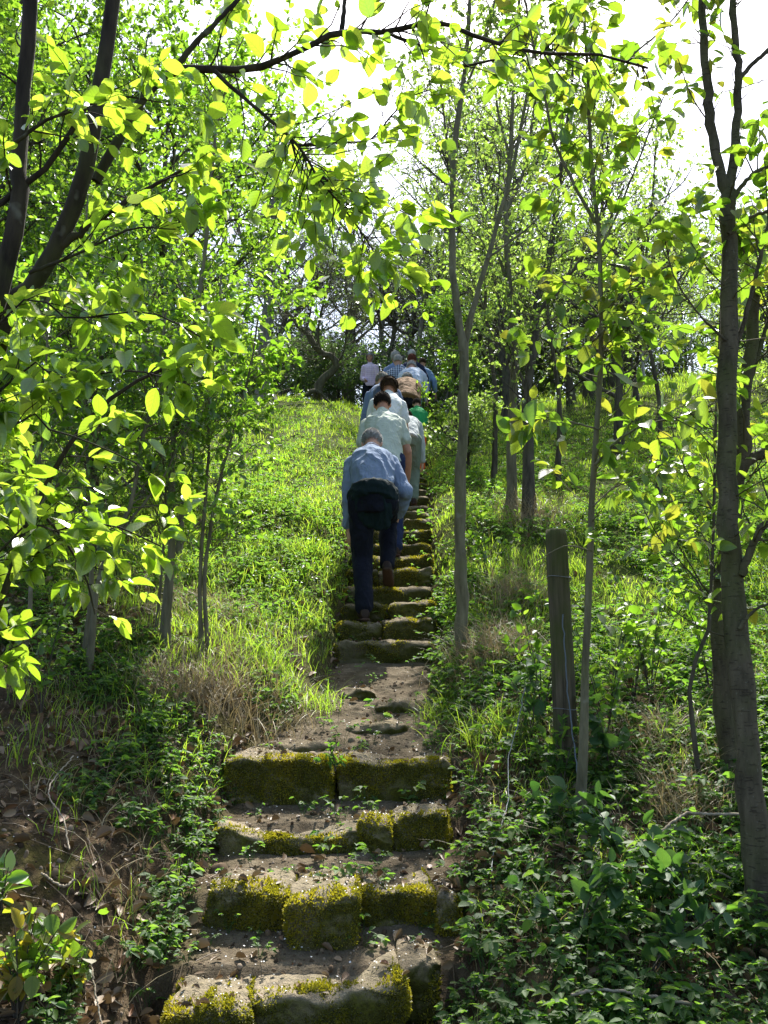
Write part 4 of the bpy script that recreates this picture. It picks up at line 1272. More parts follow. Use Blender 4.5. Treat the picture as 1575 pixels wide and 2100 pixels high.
for i, (pts, d, r, lab) in enumerate([
    ([(200, 1200), (240, 1100), (275, 1010), (292, 900), (320, 790), (340, 640)], 5.4, .020, 'sapling slanting right on the left bank behind the dogwood'),
    ([(187, 1200), (181, 1000), (176, 800), (170, 600), (180, 400)], 5.6, .018, 'upright sapling at the far left of the bank'),
    ([(332, 1160), (340, 1020), (330, 900), (310, 780)], 6.1, .012, 'thin whip close beside the thickest bank sapling'),
    ([(60, 1250), (70, 1050), (90, 850), (100, 600)], 5.0, .015, 'leafy sapling at the left edge of the frame'),
    ([(376, 960), (372, 900), (376, 820), (390, 700)], 8.0, .03, 'grey sapling farther up the left bank')]):
    b = gpx(pts[0][0] - 15, 1330, d)
    lim = [px_limb(pts, d, r, r * .3, b)]
    e = lim[0][0]
    lim.append((np.array([e[2], e[2] + [.25, .1, .4], e[2] + [.4, .2, .9]]), r * .45, r * .15))
    lim.append((np.array([e[3], e[3] + [-.3, .1, .35], e[3] + [-.4, .2, .8]]), r * .45, r * .15))
    tree('bank_sapling', lab, 'tree', lim, [dict(count=55, t0=.3, l0=.3, l1=.8, ang=52, up=.06, rmax=.005), dict(count=240, t0=.2, l0=.12, l1=.35, ang=48, rmax=.0025)],
         [dict(n=1700, on=2, L=.05, W=.58, T=T_MID, tilt=.5)], B_SMOOTH, M_HAZEL, 65 + i, group='saplings on the left bank', nlimb=18, kl=10)


# --- general tree maker for wood edge
def gen_limbs(rng, h, nl, spread, r, t0=.25, up=.5, lean=(0, 0)):
    top = np.array([lean[0], lean[1], h * .75])
    ts = np.linspace(0, 1, 7)[:, None]
    tr = ts * top + np.concatenate([rng.normal(0, .03 * h, (7, 2)) * ts, np.zeros((7, 1))], 1)
    out = [(tr, r, r * .3)]
    for i in range(nl):
        t = rng.uniform(t0, .95); a = rng.uniform(0, 2 * np.pi) if nl < 3 else (i * 2.4 + rng.normal(0, .4))
        f = t * 6; k = min(int(f), 5)
        b = tr[k] * (1 - (f - k)) + tr[k + 1] * (f - k)
        L = spread * rng.uniform(.7, 1.1) * (1.15 - .5 * t)
        dr = np.array([math.cos(a), math.sin(a), 0])
        pts = [b, b + dr * L * .35 + [0, 0, L * up * .35], b + dr * L * .7 + [0, 0, L * up * .75], b + dr * L + [0, 0, L * up * 1.0]]
        pts = [pts[0]] + [p + rng.normal(0, .06 * L, 3) for p in pts[1:]]
        out.append((np.array(pts), r * .5 * (1.1 - t * .5), r * .08))
    return out


def gen_tree(name, label, cat, pos, h, seed, bark, leafm, nl=11, spread=2., r=.12, n1=90, n2=600, nleaf=7000, L=.06, t0=.25, up=.5, l1=(.5, 1.4), l2=(.2, .7), T=T_FAR, group=None, lean=(0, 0), W=.62, n3=0):
    rng = np.random.default_rng(seed)
    lim = [(p + np.array(pos), a, b) for p, a, b in gen_limbs(rng, h, nl, spread, r, t0, up, lean)]
    lv = [dict(count=n1, t0=.2, l0=l1[0], l1=l1[1], ang=48, up=.08, rmax=.02, wig=.16), dict(count=n2, t0=.15, l0=l2[0], l1=l2[1], ang=50, up=.03, rmax=.008, wig=.2)]
    on = 2
    if n3:
        lv.append(dict(count=n3, t0=.2, l0=l2[0] * .5, l1=l2[1] * .6, ang=55, rmax=.004, wig=.2)); on = 3
    return tree(name, label, cat, lim, lv, [dict(n=nleaf, on=on, L=L, W=W, T=T, tilt=.7, droop=-.1)] if nleaf else [], bark, leafm, seed + 1, group, 12, 9)


def copy_tree(o, pos, rz, s, label, name=None):
    c = o.copy(); COL.objects.link(c)
    c.location = [float(v) for v in pos]; c.rotation_euler = (0, 0, rz); c.scale = (s, s, s)
    c['label'] = label
    for ch in list(o.children):
        k = ch.copy(); COL.objects.link(k); k.parent = c
    return c


# dense hazel-like trees forming the green wall on the left
G1 = 'leafy trees left of the meadow'
hz = gen_tree('leafy_tree', 'dense bright green tree nearest the meadow on the left', 'tree', gpt(-2.6, 9.8), 6.2, 101, B_DARK, M_HAZEL, 16, 2.0, .07, 160, 1500, 15000, .055, .22, .85, T=T_MID, group=G1)
for (x, y, rz, s, lab) in [(-4.0, 8.4, 2.0, 1.0, 'bushy green tree behind the bank saplings'), (-3.3, 12.2, 4.0, 1.08, 'tall green tree behind the nearest one on the left'), (-5.6, 10.4, 1.1, 1.15, 'broad green tree far left'),
                           (-5.2, 14.5, 5.2, 1.2, 'green tree left of the grey trunk'), (-8.2, 13.0, 3.0, 1.2, 'green tree at the outer left behind the others'), (-3.9, 6.6, .6, .8, 'smaller leafy tree close behind the dogwood'), (-2.35, 7.5, 2.7, .48, 'small leafy tree right behind the thickest bank sapling'), (-3.1, 7.0, 1.3, .55, 'small leafy tree behind the upright bank sapling'), (-2.9, 9.0, 4.9, .6, 'small leafy tree at the foot of the tall ones on the left')]:
    copy_tree(hz, gpt(x, y), rz, s, lab)
# sparse pale trees on the right
G2 = 'pale green trees around the right-hand meadow'
pt = gen_tree('pale_tree', 'sparse pale green tree at the near right of the meadow', 'tree', gpt(3.4, 13.2), 5.6, 121, B_DARK, M_PALE, 11, 1.9, .07, 110, 1000, 5600, .055, .22, .7, T=T_FAR, group=G2, n3=0)
for (x, y, rz, s, lab) in [(2.6, 18.0, 1., .95, 'pale tree behind the trunk pair'), (4.6, 16.5, 2.3, .95, 'pale tree beside the right-hand meadow'), (3.2, 25.5, 3.1, 1.1, 'pale tree right of the leading walkers'),
                           (5.2, 9.6, 4.4, .7, 'pale bushy tree behind the right edge cherry'), (6.2, 13.5, 5.0, .9, 'pale tree at the far right of the meadow'), (9.4, 23., .4, .85, 'pale low tree at the back of the right-hand meadow'),
                           (12.2, 27., 2.0, .95, 'pale tree at the outer right background'), (6.0, 24.5, 3.7, 1.0, 'pale tree behind the gnarled fruit tree'), (8.2, 19., 2.9, .9, 'pale tree right of the gnarled fruit tree'), (10.5, 31., 1.9, 1.2, 'tall pale tree at the back right'), (7.0, 28., 1.4, .95, 'pale tree behind the white-barked little tree'), (3.6, 27., 5.6, 1.2, 'pale tree in the gap behind the trunk pair')]:
    copy_tree(pt, gpt(x, y), rz, s, lab)
pt2 = gen_tree('pale_tree', 'full pale green tree behind the white-barked little tree', 'tree', gpt(7.2, 26.5), 6.4, 126, B_DARK, M_PALE, 14, 2.4, .09, 140, 1300, 12500, .068, .18, .7, T=T_FAR, group=G2)
for (x, y, rz, s, lab) in [(4.2, 25.5, 1., .95, 'full pale green tree left of the white-barked little tree'), (10.2, 26., 2.3, 1., 'full pale green tree at the right behind the edge cherry'), (2.9, 29., 3.1, 1.1, 'full pale green tree in the wood right of the walkers'), (13.2, 27., 4.4, 1.05, 'full pale green tree at the outer right of the wood edge'), (5.8, 31., 5., 1.2, 'tall full pale green tree deep behind the meadow'), (9., 33., .6, 1.2, 'tall full pale green tree at the back right')]:
    copy_tree(pt2, gpt(x, y), rz, s, lab)
tl = gen_tree('tall_pale_tree', 'tall airy pale green tree rising just right of the leading walkers', 'tree', gpt(2.3, 17.2), 8.2, 127, B_DARK, M_PALE, 16, 1.7, .09, 150, 1300, 8500, .055, .2, 1.1, T=T_FAR, group='tall airy trees behind the slender tree', lean=(.2, 0))
for (x, y, rz, s, lab) in [(1.6, 20.5, 1.4, 1.1, 'tall airy tree farther back, above the ivy-clad bush'), (4.0, 19.2, 3., .9, 'tall airy tree between the trunk pair and the cherry sapling'), (-1.0, 29.5, 2.2, 1.45, 'very tall airy tree above the woman in lilac'), (1.6, 28.5, .5, 1.5, 'very tall airy tree above the navy top at the front of the line'), (3.2, 23.5, 3.6, 1.4, 'very tall airy tree behind the slender tree'), (-3.2, 28.0, 1.9, 1.4, 'very tall airy tree between grey trunk and leaning trunk'), (5.6, 22., 4.6, 1.1, 'tall airy tree above the gnarled fruit tree')]:
    copy_tree(tl, gpt(x, y), rz, s, lab)
# gnarled fruit tree, dark level branches
gen_tree('orchard_tree', 'gnarled dark fruit tree with level branches over the right-hand meadow', 'tree', gpt(4.6, 20.), 4.6, 131, B_DARK, M_PALE, 14, 3.4, .15, 150, 900, 2600, .05, .45, .18, l1=(.6, 1.6), l2=(.2, .7), n3=900)
# twiggy dark trees at the head of the steps
G3 = 'bare twiggy trees at the head of the steps'
bt = gen_tree('twiggy_tree', 'dark twiggy tree with arching boughs behind the walkers', 'tree', gpt(.0, 28.), 8.2, 141, B_GREY, M_GREY, 13, 3.6, .14, 170, 1200, 3400, .055, .3, .35, l1=(.8, 2.0), l2=(.3, .9), group=G3, n3=1500)
for (x, y, rz, s, lab) in [(-2.9, 30., 2.1, 1.0, 'dark twiggy tree left of the arching one'), (1.6, 31., 4.0, 1.1, 'tall twiggy tree right of the arching one'), (-6., 30., 1., 1.1, 'twiggy tree behind the grey trunk'), (3.8, 31., 5.1, 1.1, 'distant twiggy tree over the meadow top'),
                           (-1.2, 31., .5, 1.15, 'distant twiggy tree in the central gap'), (8.5, 33., 3.3, 1.0, 'distant twiggy tree at the right')]:
    copy_tree(bt, gpt(x, y), rz, s, lab)
for i, (px, d, r, lab) in enumerate([(800, 23.5, .09, 'dark upright trunk directly above the grey-haired walkers'), (864, 23., .10, 'pale-sided trunk right of the leading walkers'), (846, 24.5, .13, 'dark forked trunk behind the leading walkers')]):
    b = gpx(px, 740, d)
    gen_tree('wood_edge_tree', lab, 'tree', b, 7.5, 150 + i, B_DARK if i != 1 else B_GREY, M_GREY, 8, 2.0, r, 60, 420, 1800, .05, .45, .9, n3=600, group='trunks at the head of the steps')
# dark undergrowth at the wood's edge
G4 = 'dark bushes along the edge of the wood'
sh_ = gen_tree('dark_bush', 'dark evergreen bush behind the woman in lilac', 'bush', gpt(-1.2, 23.2), 2.4, 171, B_GREY, M_DARKL, 14, 1.5, .05, 130, 900, 7200, .065, .03, .6, l1=(.3, .8), l2=(.2, .5), group=G4)
for (x, y, rz, s, lab) in [(-2.8, 23.5, 1., 1.1, 'dark bush behind the leaning mossy trunk'), (.6, 24.3, 2.2, 1.2, 'dark bush behind the checked shirt'), (1.55, 21.8, 3., 1.0, 'dark bush right of the leading walkers'), (-4.4, 22.5, 4., 1.1, 'dark bush beside the grey trunk'),
                           (-6.4, 23., 5., 1.3, 'dark bush far left of the meadow edge'), (-8.6, 22., .6, 1.4, 'dark bush at the outer left background'), (6.8, 29.5, 1.6, 1.2, 'dark bush behind the white-barked little tree'), (9.5, 30., 3.4, 1.3, 'dark bush at the back of the right-hand meadow'),
                           (4.2, 27.5, 2.6, 1.2, 'dark bush behind the gnarled fruit tree'), (-3.4, 28.5, 5.5, 1.6, 'dark bush deep in the wood left of centre'), (12.5, 29., .9, 1.4, 'dark bush at the outer right background'), (15., 27., 1.9, 1.5, 'dark bush past the outer right tree'), (5.6, 25.6, 4.9, 1.2, 'dark bush left of the white-barked little tree'), (11.2, 25., 3.9, 1.2, 'dark bush right of the thin pale stem'), (-.55, 25.4, 2.9, .85, 'dark bush in the second row behind the woman in lilac'), (-1.9, 25.2, .8, .8, 'dark bush in the second row behind the leaning mossy trunk'), (-1.0, 22.9, 5.0, .62, 'low dark bush at the feet of the woman in lilac'), (-3.6, 25.6, 3.6, .9, 'dark bush in the second row right of the grey trunk'), (2.2, 24.2, 1.2, .9, 'dark bush in the second row right of the leading walkers')]:
    copy_tree(sh_, gpt(x, y), rz, s, lab)
# ivy bush tight beside the upper steps
gen_tree('ivy_bush', 'ivy-clad upright bush close to the right of the brown vest', 'bush', gpt(1.15, 14.2), 3.0, 181, B_DARK, M_HAZEL, 12, .55, .05, 90, 700, 5200, .055, .02, 1.1, l1=(.2, .5), l2=(.12, .3))
gen_tree('hedge_bush', 'low leafy bush right of the upper steps below the ivy-clad one', 'bush', gpt(1.1, 11.8), 1.2, 182, B_DARK, M_PALE, 9, .5, .03, 60, 380, 2400, .045, .02, .9, l1=(.2, .5), l2=(.12, .3))
# grey trunk and leaning mossy tree by the meadow
b = gpx(544, 850, 19.)
tree('grey_tree', 'stout grey trunk standing at the left of the meadow', 'tree', [px_limb([(543, 800), (543, 740), (549, 660), (553, 560), (560, 420), (570, 250)], 19., .17, .07, b), px_limb([(551, 610), (600, 540), (640, 470), (680, 380)], 19., .07, .02), px_limb([(552, 580), (500, 500), (470, 400)], 19., .06, .02)],
     [dict(count=70, t0=.3, l0=.7, l1=1.8, ang=48, up=.1, rmax=.02), dict(count=600, t0=.2, l0=.3, l1=.9, ang=50, rmax=.006)], [dict(n=5200, on=2, L=.06, W=.6, T=T_FAR, tilt=.7)], B_GREY, M_HAZEL, 191, nlimb=18, kl=16)
b = gpx(652, 815, 19.5)
tree('leaning_tree', 'mossy crooked trunk that leans right and doubles back left, at the top of the meadow', 'tree',
     [px_limb([(655, 790), (672, 768), (691, 746), (676, 732), (651, 716), (630, 684), (606, 662), (590, 640)], 19.5, .105, .045, b),
      px_limb([(648, 802), (620, 812), (600, 820), (580, 832)], 19.3, .07, .03, b), px_limb([(655, 805), (668, 818), (678, 830)], 19.2, .06, .02, b),
      px_limb([(691, 748), (705, 720), (712, 680), (722, 640)], 19.5, .03, .01), px_limb([(651, 716), (655, 660), (668, 600), (672, 540)], 19.5, .04, .01), px_limb([(628, 684), (640, 620), (652, 560)], 19.5, .03, .01)],
     [dict(count=90, t0=.3, l0=.5, l1=1.3, ang=40, up=.35, src=0, limbs=[0, 3, 4, 5], rmax=.01), dict(count=700, t0=.15, l0=.3, l1=.8, ang=40, up=.2, rmax=.004)], [dict(n=900, on=2, L=.04, W=.5, T=T_FAR)],
     bark_mat('mossy_bark', (.045, .04, .025), (.13, .12, .07), (.09, .10, .02), .7), M_GREY, 192, nlimb=20, kl=14)
b = gpx(1320, 778, 24.)
tree('little_white_tree', 'little white-barked tree with spreading bare branches on the right-hand meadow', 'tree',
     [px_limb([(1318, 745), (1316, 715), (1317, 670), (1312, 620)], 24., .07, .02, b), px_limb([(1317, 750), (1335, 725), (1360, 700), (1385, 690)], 24., .04, .01), px_limb([(1316, 745), (1298, 725), (1270, 712), (1250, 700)], 24., .035, .01), px_limb([(1317, 720), (1335, 690), (1345, 650)], 24., .03, .01)],
     [dict(count=40, t0=.3, l0=.3, l1=.9, ang=45, up=.1, rmax=.012)], [], B_PALE, None, 193, nlimb=12, kl=10)
for px, py, d, lab in [(1420, 755, 26., 'thin pale stem right of the white-barked little tree')]:
    b = gpx(px, py, d)
    tree('little_white_tree', lab, 'tree', [(np.array([b, b + [.02, 0, .6], b + [-.03, 0, 1.3], b + [.05, 0, 2.]]), .05, .02), (np.array([b + [0, 0, .8], b + [-.4, 0, 1.2], b + [-.8, 0, 1.4]]), .02, .008)], [dict(count=14, t0=.3, l0=.3, l1=.7, ang=45, rmax=.01)], [], B_PALE, None, 194, nlimb=10)

# ------------------------------------------------------------------ fence post and wires
def fence_post():
    d = 4.75
    b = gpx(1166, 1600, d); t = P(1140, 1086, d)
    root = empty('fence_post', b, 'weathered round wooden fence post standing right of the steps', 'fence post')
    n = 40; k = 28
    ts = np.linspace(0, 1, n)
    c = b[None] * (1 - ts[:, None]) + t[None] * ts[:, None]
    mb = MB()
    a = np.arange(k) * 2 * np.pi / k
    V = []
    for i in range(n):
        r = .056 * (1.08 - .12 * ts[i])
        if i == n - 1: r *= .88
        for q in a:
            cr = .004 * mnoise.noise(Vector((math.cos(q) * 3, math.sin(q) * 3, ts[i] * 3))) - .010 * max(0, 1 - abs(((q - 4.4 + math.pi) % (2 * math.pi)) - math.pi) / .12) * (ts[i] > .35) - .006 * max(0, 1 - abs(((q - 5.3 + math.pi) % (2 * math.pi)) - math.pi) / .1)
            V.append(c[i] + np.array([math.cos(q), math.sin(q), 0]) * (r + cr) + np.array([0, 0, (.006 * mnoise.noise(Vector((math.cos(q) * 2, math.sin(q) * 2, 9)))) if i >= n - 2 else 0]))
    V = np.array(V + [c[-1] + [0, 0, .006]])
    i = np.arange(n - 1)[:, None] * k; j = np.arange(k)[None]; j2 = (j + 1) % k
    F = np.stack([i + j, i + j2, i + k + j2, i + k + j], -1).reshape(-1, 4)
    jj = np.arange(k)
    T = np.stack([np.full(k, n * k), (n - 1) * k + jj, (n - 1) * k + (jj + 1) % k], -1)
    mb.add(V, [F, T])
    m, nt, out = mat('weathered_post_wood')
    n1 = noise(nt, coords(nt, (60, 60, 3)), 1., 5, .6); n2 = noise(nt, coords(nt, (5, 5, 3)), 1., 4)
    col = ramp(nt, n1, [(.3, (.035, .03, .02)), (.7, (.13, .11, .075))])
    col = mixc(nt, rampf(nt, n2, .4, .62, 0, .75), col, (.06, .075, .02))
    principled(nt, out, col, .9, bump(nt, n1, .8, .01), .15)
    mb.build('shaft', m, root)
    wire = plain_mat('dull_wire', (.16, .17, .18), .5, .4)
    for f_, nm in ((.81, 'wire_band'), (.30, 'wire_band')):
        cc = b * (1 - f_) + t * f_
        an = np.linspace(0, 2 * np.pi, 26)
        pts = np.stack([cc[0] + .0615 * np.cos(an), cc[1] + .0615 * np.sin(an), np.full(26, cc[2]) + .004 * np.sin(an * 2)], -1)
        w = MB(); tubes(w, pts, np.full(26, .0022), 6)
        w.build(nm, wire, root, attrs=False)


fence_post()
WIRE = plain_mat('pale_blue_cord', (.12, .145, .17), .7, .2)


def wire(label, pts, r, mt, name='wire', cat='wire'):
    p = resample(pts, 60)
    rng = np.random.default_rng(3)
    p = p + rng.normal(0, .0015, p.shape)
    mb = MB(); tubes(mb, p, np.full(60, r), 6, cap=True)
    o = mb.build(name, mt, None, attrs=False, origin=p[0])
    return tag(o, label, cat)


wire('pale blue-grey cord hanging from the fence post and trailing down the bank', [P(1153, 1260, 4.66), P(1163, 1400, 4.62), P(1172, 1480, 4.58), P(1186, 1600, 4.45), P(1205, 1740, 4.1), P(1215, 1830, 3.9), P(1235, 1960, 3.6)], .0036, WIRE, 'cord', 'cord')
wire('thin grey wire trailing over the plants left of the fence post', [P(1076, 1410, 4.75), P(1060, 1490, 4.7), P(1043, 1560, 4.6), P(1042, 1640, 4.4), P(1012, 1750, 4.1), P(1010, 1850, 3.85), P(1040, 1930, 3.6), P(1105, 1990, 3.4)], .0022, plain_mat('grey_wire', (.24, .25, .26), .5, .4))

# fallen sticks
for lab, pts, r in [('forked pale stick lying across the plants under the right cherry trunks', [P(1300, 1740, 3.9), P(1345, 1712, 4.0), P(1405, 1668, 4.1), P(1440, 1660, 4.1), P(1520, 1655, 4.1)], .006),
                    ('long thin stick lying below the forked one at the lower right', [P(1250, 1700, 4.1), P(1340, 1755, 3.85), P(1440, 1775, 3.8), P(1540, 1820, 3.7)], .004),
                    ('thin dry stem leaning down the dirt at the lower left', [P(150, 1550, 4.3), P(100, 1620, 4.0), P(130, 1680, 3.8), P(142, 1740, 3.6)], .003),
                    ('short twig on bare soil at lower left below the leafy shoot', [P(190, 1830, 3.25), P(215, 1900, 3.1), P(235, 1960, 3.0)], .003),
                    ('pale twig on the soil left of the second step', [P(85, 1785, 3.45), P(130, 1770, 3.45), P(155, 1745, 3.5)], .004),
                    ('stick in the brown leaves at the bottom right', [P(1170, 2040, 3.1), P(1240, 2030, 3.1), P(1330, 2042, 3.1), P(1420, 2060, 3.05)], .005)]:
    wp = []
    for q in pts:
        g = float(H(q[0], q[1])); wp.append(np.array([q[0], q[1], max(g + .012, min(q[2], g + .16))]))
    wire(lab, wp, r, B_DEAD, 'stick', 'stick')

# ------------------------------------------------------------------ plants that stand out singly
def shoot(name, label, cat, base, n, h, spread, L, leafm, seed, W=.55, group=None, bark=B_TWIG, per=9, droop=-.2, bias=None):
    rng = np.random.default_rng(seed)
    lim = []
    for i in range(n):
        a = rng.uniform(0, 2 * np.pi); s = rng.uniform(.3, 1) * spread
        d = np.array([math.cos(a) * s, math.sin(a) * s * .6, 0])
        if bias is not None: d = d + np.asarray(bias)
        hh = h * rng.uniform(.6, 1.05)
        lim.append((np.array([base, base + d * .3 + [0, 0, hh * .45], base + d * .75 + [0, 0, hh * .8], base + d * 1.1 + [0, 0, hh]]), .004, .0015))
    return tree(name, label, cat, lim, [dict(count=n * 2, t0=.35, l0=.06, l1=.16, ang=50, rmax=.002)],
                [dict(n=n * per, on=0, L=L, W=W, T=T_NEAR, t0=.3, droop=droop), dict(n=n * per // 2, on=1, L=L * .85, W=W, T=T_NEAR, droop=droop)], bark, leafm, seed + 1, group, 10, 5)


def near(px, py, d): return gpt(P(px, py, d)[0], d, -.02)


shoot('leafy_shoot', 'leafy shoots with yellow and orange tips at the lower left edge', 'plant', near(45, 1900, 3.0), 13, .34, .17, .052, M_HOT, 201, .62)
shoot('leafy_shoot', 'yellow-tipped leafy shoot on bare soil, right of the lower left clump', 'plant', near(160, 1830, 3.25), 6, .24, .10, .046, M_HOT, 203, .62)
shoot('leafy_shoot', 'single yellowish seedling with upright leaves on the left bank', 'plant', near(262, 1510, 4.6), 2, .14, .05, .06, M_HOT, 205, .5, per=4)
shoot('leafy_shoot', 'low green shoots at the left edge above the yellow-tipped ones', 'plant', near(10, 1710, 3.4), 3, .2, .1, .07, M_HAZEL, 207)
shoot('leafy_shoot', 'bright lime shoots in the sun behind the fence post', 'plant', near(1300, 1395, 5.6), 6, .45, .25, .06, M_PALE, 209)
shoot('leafy_shoot', 'tuft of small leaves growing in the gap of the fourth step', 'plant', np.array([P(688, 1560, 4.95)[0], 4.93, CZ - .66]), 4, .10, .05, .03, M_COVER, 211)
for i, (px, py, d, n, h, sp_, L, m_, lab) in enumerate([(1110, 1330, 5.3, 6, .75, .22, .05, M_HAZEL, 'leafy green stems crowding the left side of the fence post'), (1240, 1400, 5.0, 7, .8, .3, .052, M_HAZEL, 'leafy green stems behind the cherry sapling stem, right of the post'),
        (1330, 1330, 5.6, 7, .9, .35, .05, M_HAZEL, 'leafy thicket between the post and the right edge cherries'), (1150, 1560, 4.6, 5, .35, .16, .045, M_COVER, 'small leafy plants at the foot of the fence post'), (1450, 1250, 5.6, 6, .9, .3, .05, M_HAZEL, 'leafy stems behind the crossing cherry trunks'),
        (90, 1350, 4.8, 6, .7, .35, .045, M_HAZEL, 'leafy stems among the saplings at the far left of the bank'), (1000, 1120, 8.0, 7, .6, .4, .05, M_HAZEL, 'leafy plants right of the slender tree, below the trunk pair')]):
    shoot('leafy_plant', lab, 'plant', near(px, py, d), n, h, sp_, L, m_, 260 + 2 * i, .6, 'leafy stems on the banks', per=16)
GB = 'bramble sprays on the right bank'
for i, (px, py, d, n, h, L, lab) in enumerate([(1180, 1900, 3.45, 4, .28, .066, 'broad rounded bramble leaves low in the right foreground'), (1290, 1770, 3.9, 4, .34, .062, 'drooping bramble spray left of the near cherry trunk'), (1090, 1460, 5.0, 4, .45, .062, 'dark bramble spray just left of the fence post'),
                                               (1250, 1500, 4.7, 4, .4, .066, 'dark bramble spray between the post and the cherry trunks'), (1190, 1690, 4.2, 3, .3, .06, 'bramble leaves at the foot of the cord'), (1330, 1960, 3.3, 4, .3, .064, 'bramble spray in deep shade at the lower right'), (1420, 1840, 3.6, 3, .3, .07, 'bramble spray beside the foot of the near cherry trunk')]):
    shoot('bramble', lab, 'bramble', near(px, py, d), n, h, .25, L, M_BRAM, 220 + 2 * i, .68, GB, per=11, droop=-.3)


def blades(mb, rng, X, h, w, lean, seg=3):
    n = len(X)
    az = rng.uniform(0, 2 * np.pi, n); az2 = az + rng.normal(0, .6, n) + np.pi / 2
    d = np.stack([np.cos(az), np.sin(az), np.zeros(n)], -1); s = np.stack([np.cos(az2), np.sin(az2), np.zeros(n)], -1)
    z = np.array([0, 0, 1.])
    V = []
    for i in range(seg):
        t = i / seg
        c = X + z * (h * (t - .35 * lean * t * t))[:, None] + d * (h * lean * t ** 1.8 * .8)[:, None]
        ww = (w * (1 - .5 * t))[:, None] * .5
        V += [c - s * ww, c + s * ww]
    V.append(X + z * (h * (1 - .35 * lean))[:, None] + d * (h * lean * .8)[:, None])
    k = 2 * seg + 1
    V = np.stack(V, 1)
    o = (np.arange(n) * k)[:, None]
    Q = [o + np.array([[2 * i, 2 * i + 1, 2 * i + 3, 2 * i + 2]]) for i in range(seg - 1)]
    T = o + np.array([[2 * seg - 2, 2 * seg - 1, 2 * seg]])
    F = [T] + ([np.concatenate(Q)] if Q else [])
    mb.add(V.reshape(-1, 3), F, np.repeat(rng.uniform(0, 1, n), k))


def tussock(label, px, py, d, n, h, rad, mt, seed, name='dry_grass_tuft', cat='grass tuft', group='dry grass tufts'):
    rng = np.random.default_rng(seed)
    c = near(px, py, d)
    xy = rng.normal(0, rad, (n, 2)) + c[:2]
    X = np.stack([xy[:, 0], xy[:, 1], H(xy[:, 0], xy[:, 1]) - .01], -1)
    mb = MB()
    blades(mb, rng, X, h * rng.uniform(.5, 1.1, n), rng.uniform(.003, .0055, n), rng.uniform(.4, 1.4, n), 5)
    o = mb.build(name, mt, None, origin=c)
    return tag(o, label, cat, group)


for i, (px, py, d, n, h, rad, lab) in enumerate([
    (1010, 1330, 6.3, 700, .42, .16, 'tall straw-coloured tuft right of the slender tree foot'), (470, 1400, 5.6, 500, .28, .18, 'flattened dry tuft on the left bank below the twin-stemmed sapling'), (350, 1420, 5.4, 520, .26, .13, 'dry tuft on the left bank among dead leaves'),
    (1370, 1500, 4.9, 380, .30, .20, 'dense straw mat left of the farther cherry trunk'), (1400, 1620, 4.4, 360, .26, .11, 'straw tuft at the foot of the cherry trunks'), (1190, 1470, 4.85, 160, .32, .06, 'pale wisp of dry grass against the fence post'),
    (1055, 1180, 7.6, 400, .4, .16, 'dry arching tuft between slender tree and fence post top'), (440, 1230, 6.8, 420, .28, .2, 'dry tuft behind the twin-stemmed sapling'), (560, 1380, 5.9, 320, .22, .14, 'dry tuft near the edge of the earth path'), (1090, 985, 9.2, 420, .45, .22, 'dry grass round the feet of the trunk pair')]):
    tussock(lab, px, py, d, n, h, rad, M_DRY, 300 + i)
for i, (px, py, d, n, h, rad, lab) in enumerate([(945, 2070, 3.15, 150, .17, .05, 'bright green grass tuft at the lower right end of the lowest step'), (560, 1340, 6.2, 200, .2, .08, 'green grass tuft on the left bank lip'), (640, 1380, 6.1, 220, .22, .09, 'green grass tuft hanging beside the earth path'),
                                                 (1000, 1480, 5.3, 220, .26, .12, 'green grass tuft on the right bank below the slender tree'), (250, 1960, 3.05, 60, .12, .05, 'small green grass tuft on bare soil at the lower left'), (905, 1420, 5.9, 180, .2, .09, 'green grass tuft right of the earth path')]):
    tussock(lab, px, py, d, n, h, rad, M_GRASS, 330 + i, 'grass_tuft', 'grass tuft', 'green grass tufts')

# ------------------------------------------------------------------ growth nobody could count
def scatter(rng, n, ys, xs=None, m=300):
    """points spread evenly over what can be seen between the given distances"""
    y0, y1 = ys
    y = y0 * (y1 / y0) ** rng.uniform(0, 1, n * 2)
    hw = .56 * y + .5
    x = rng.uniform(-1, 1, n * 2) * hw
    X = np.stack([x, y, H(x, y)], -1)
    k = inview(X, m)
    X = X[k][:n]
    return X


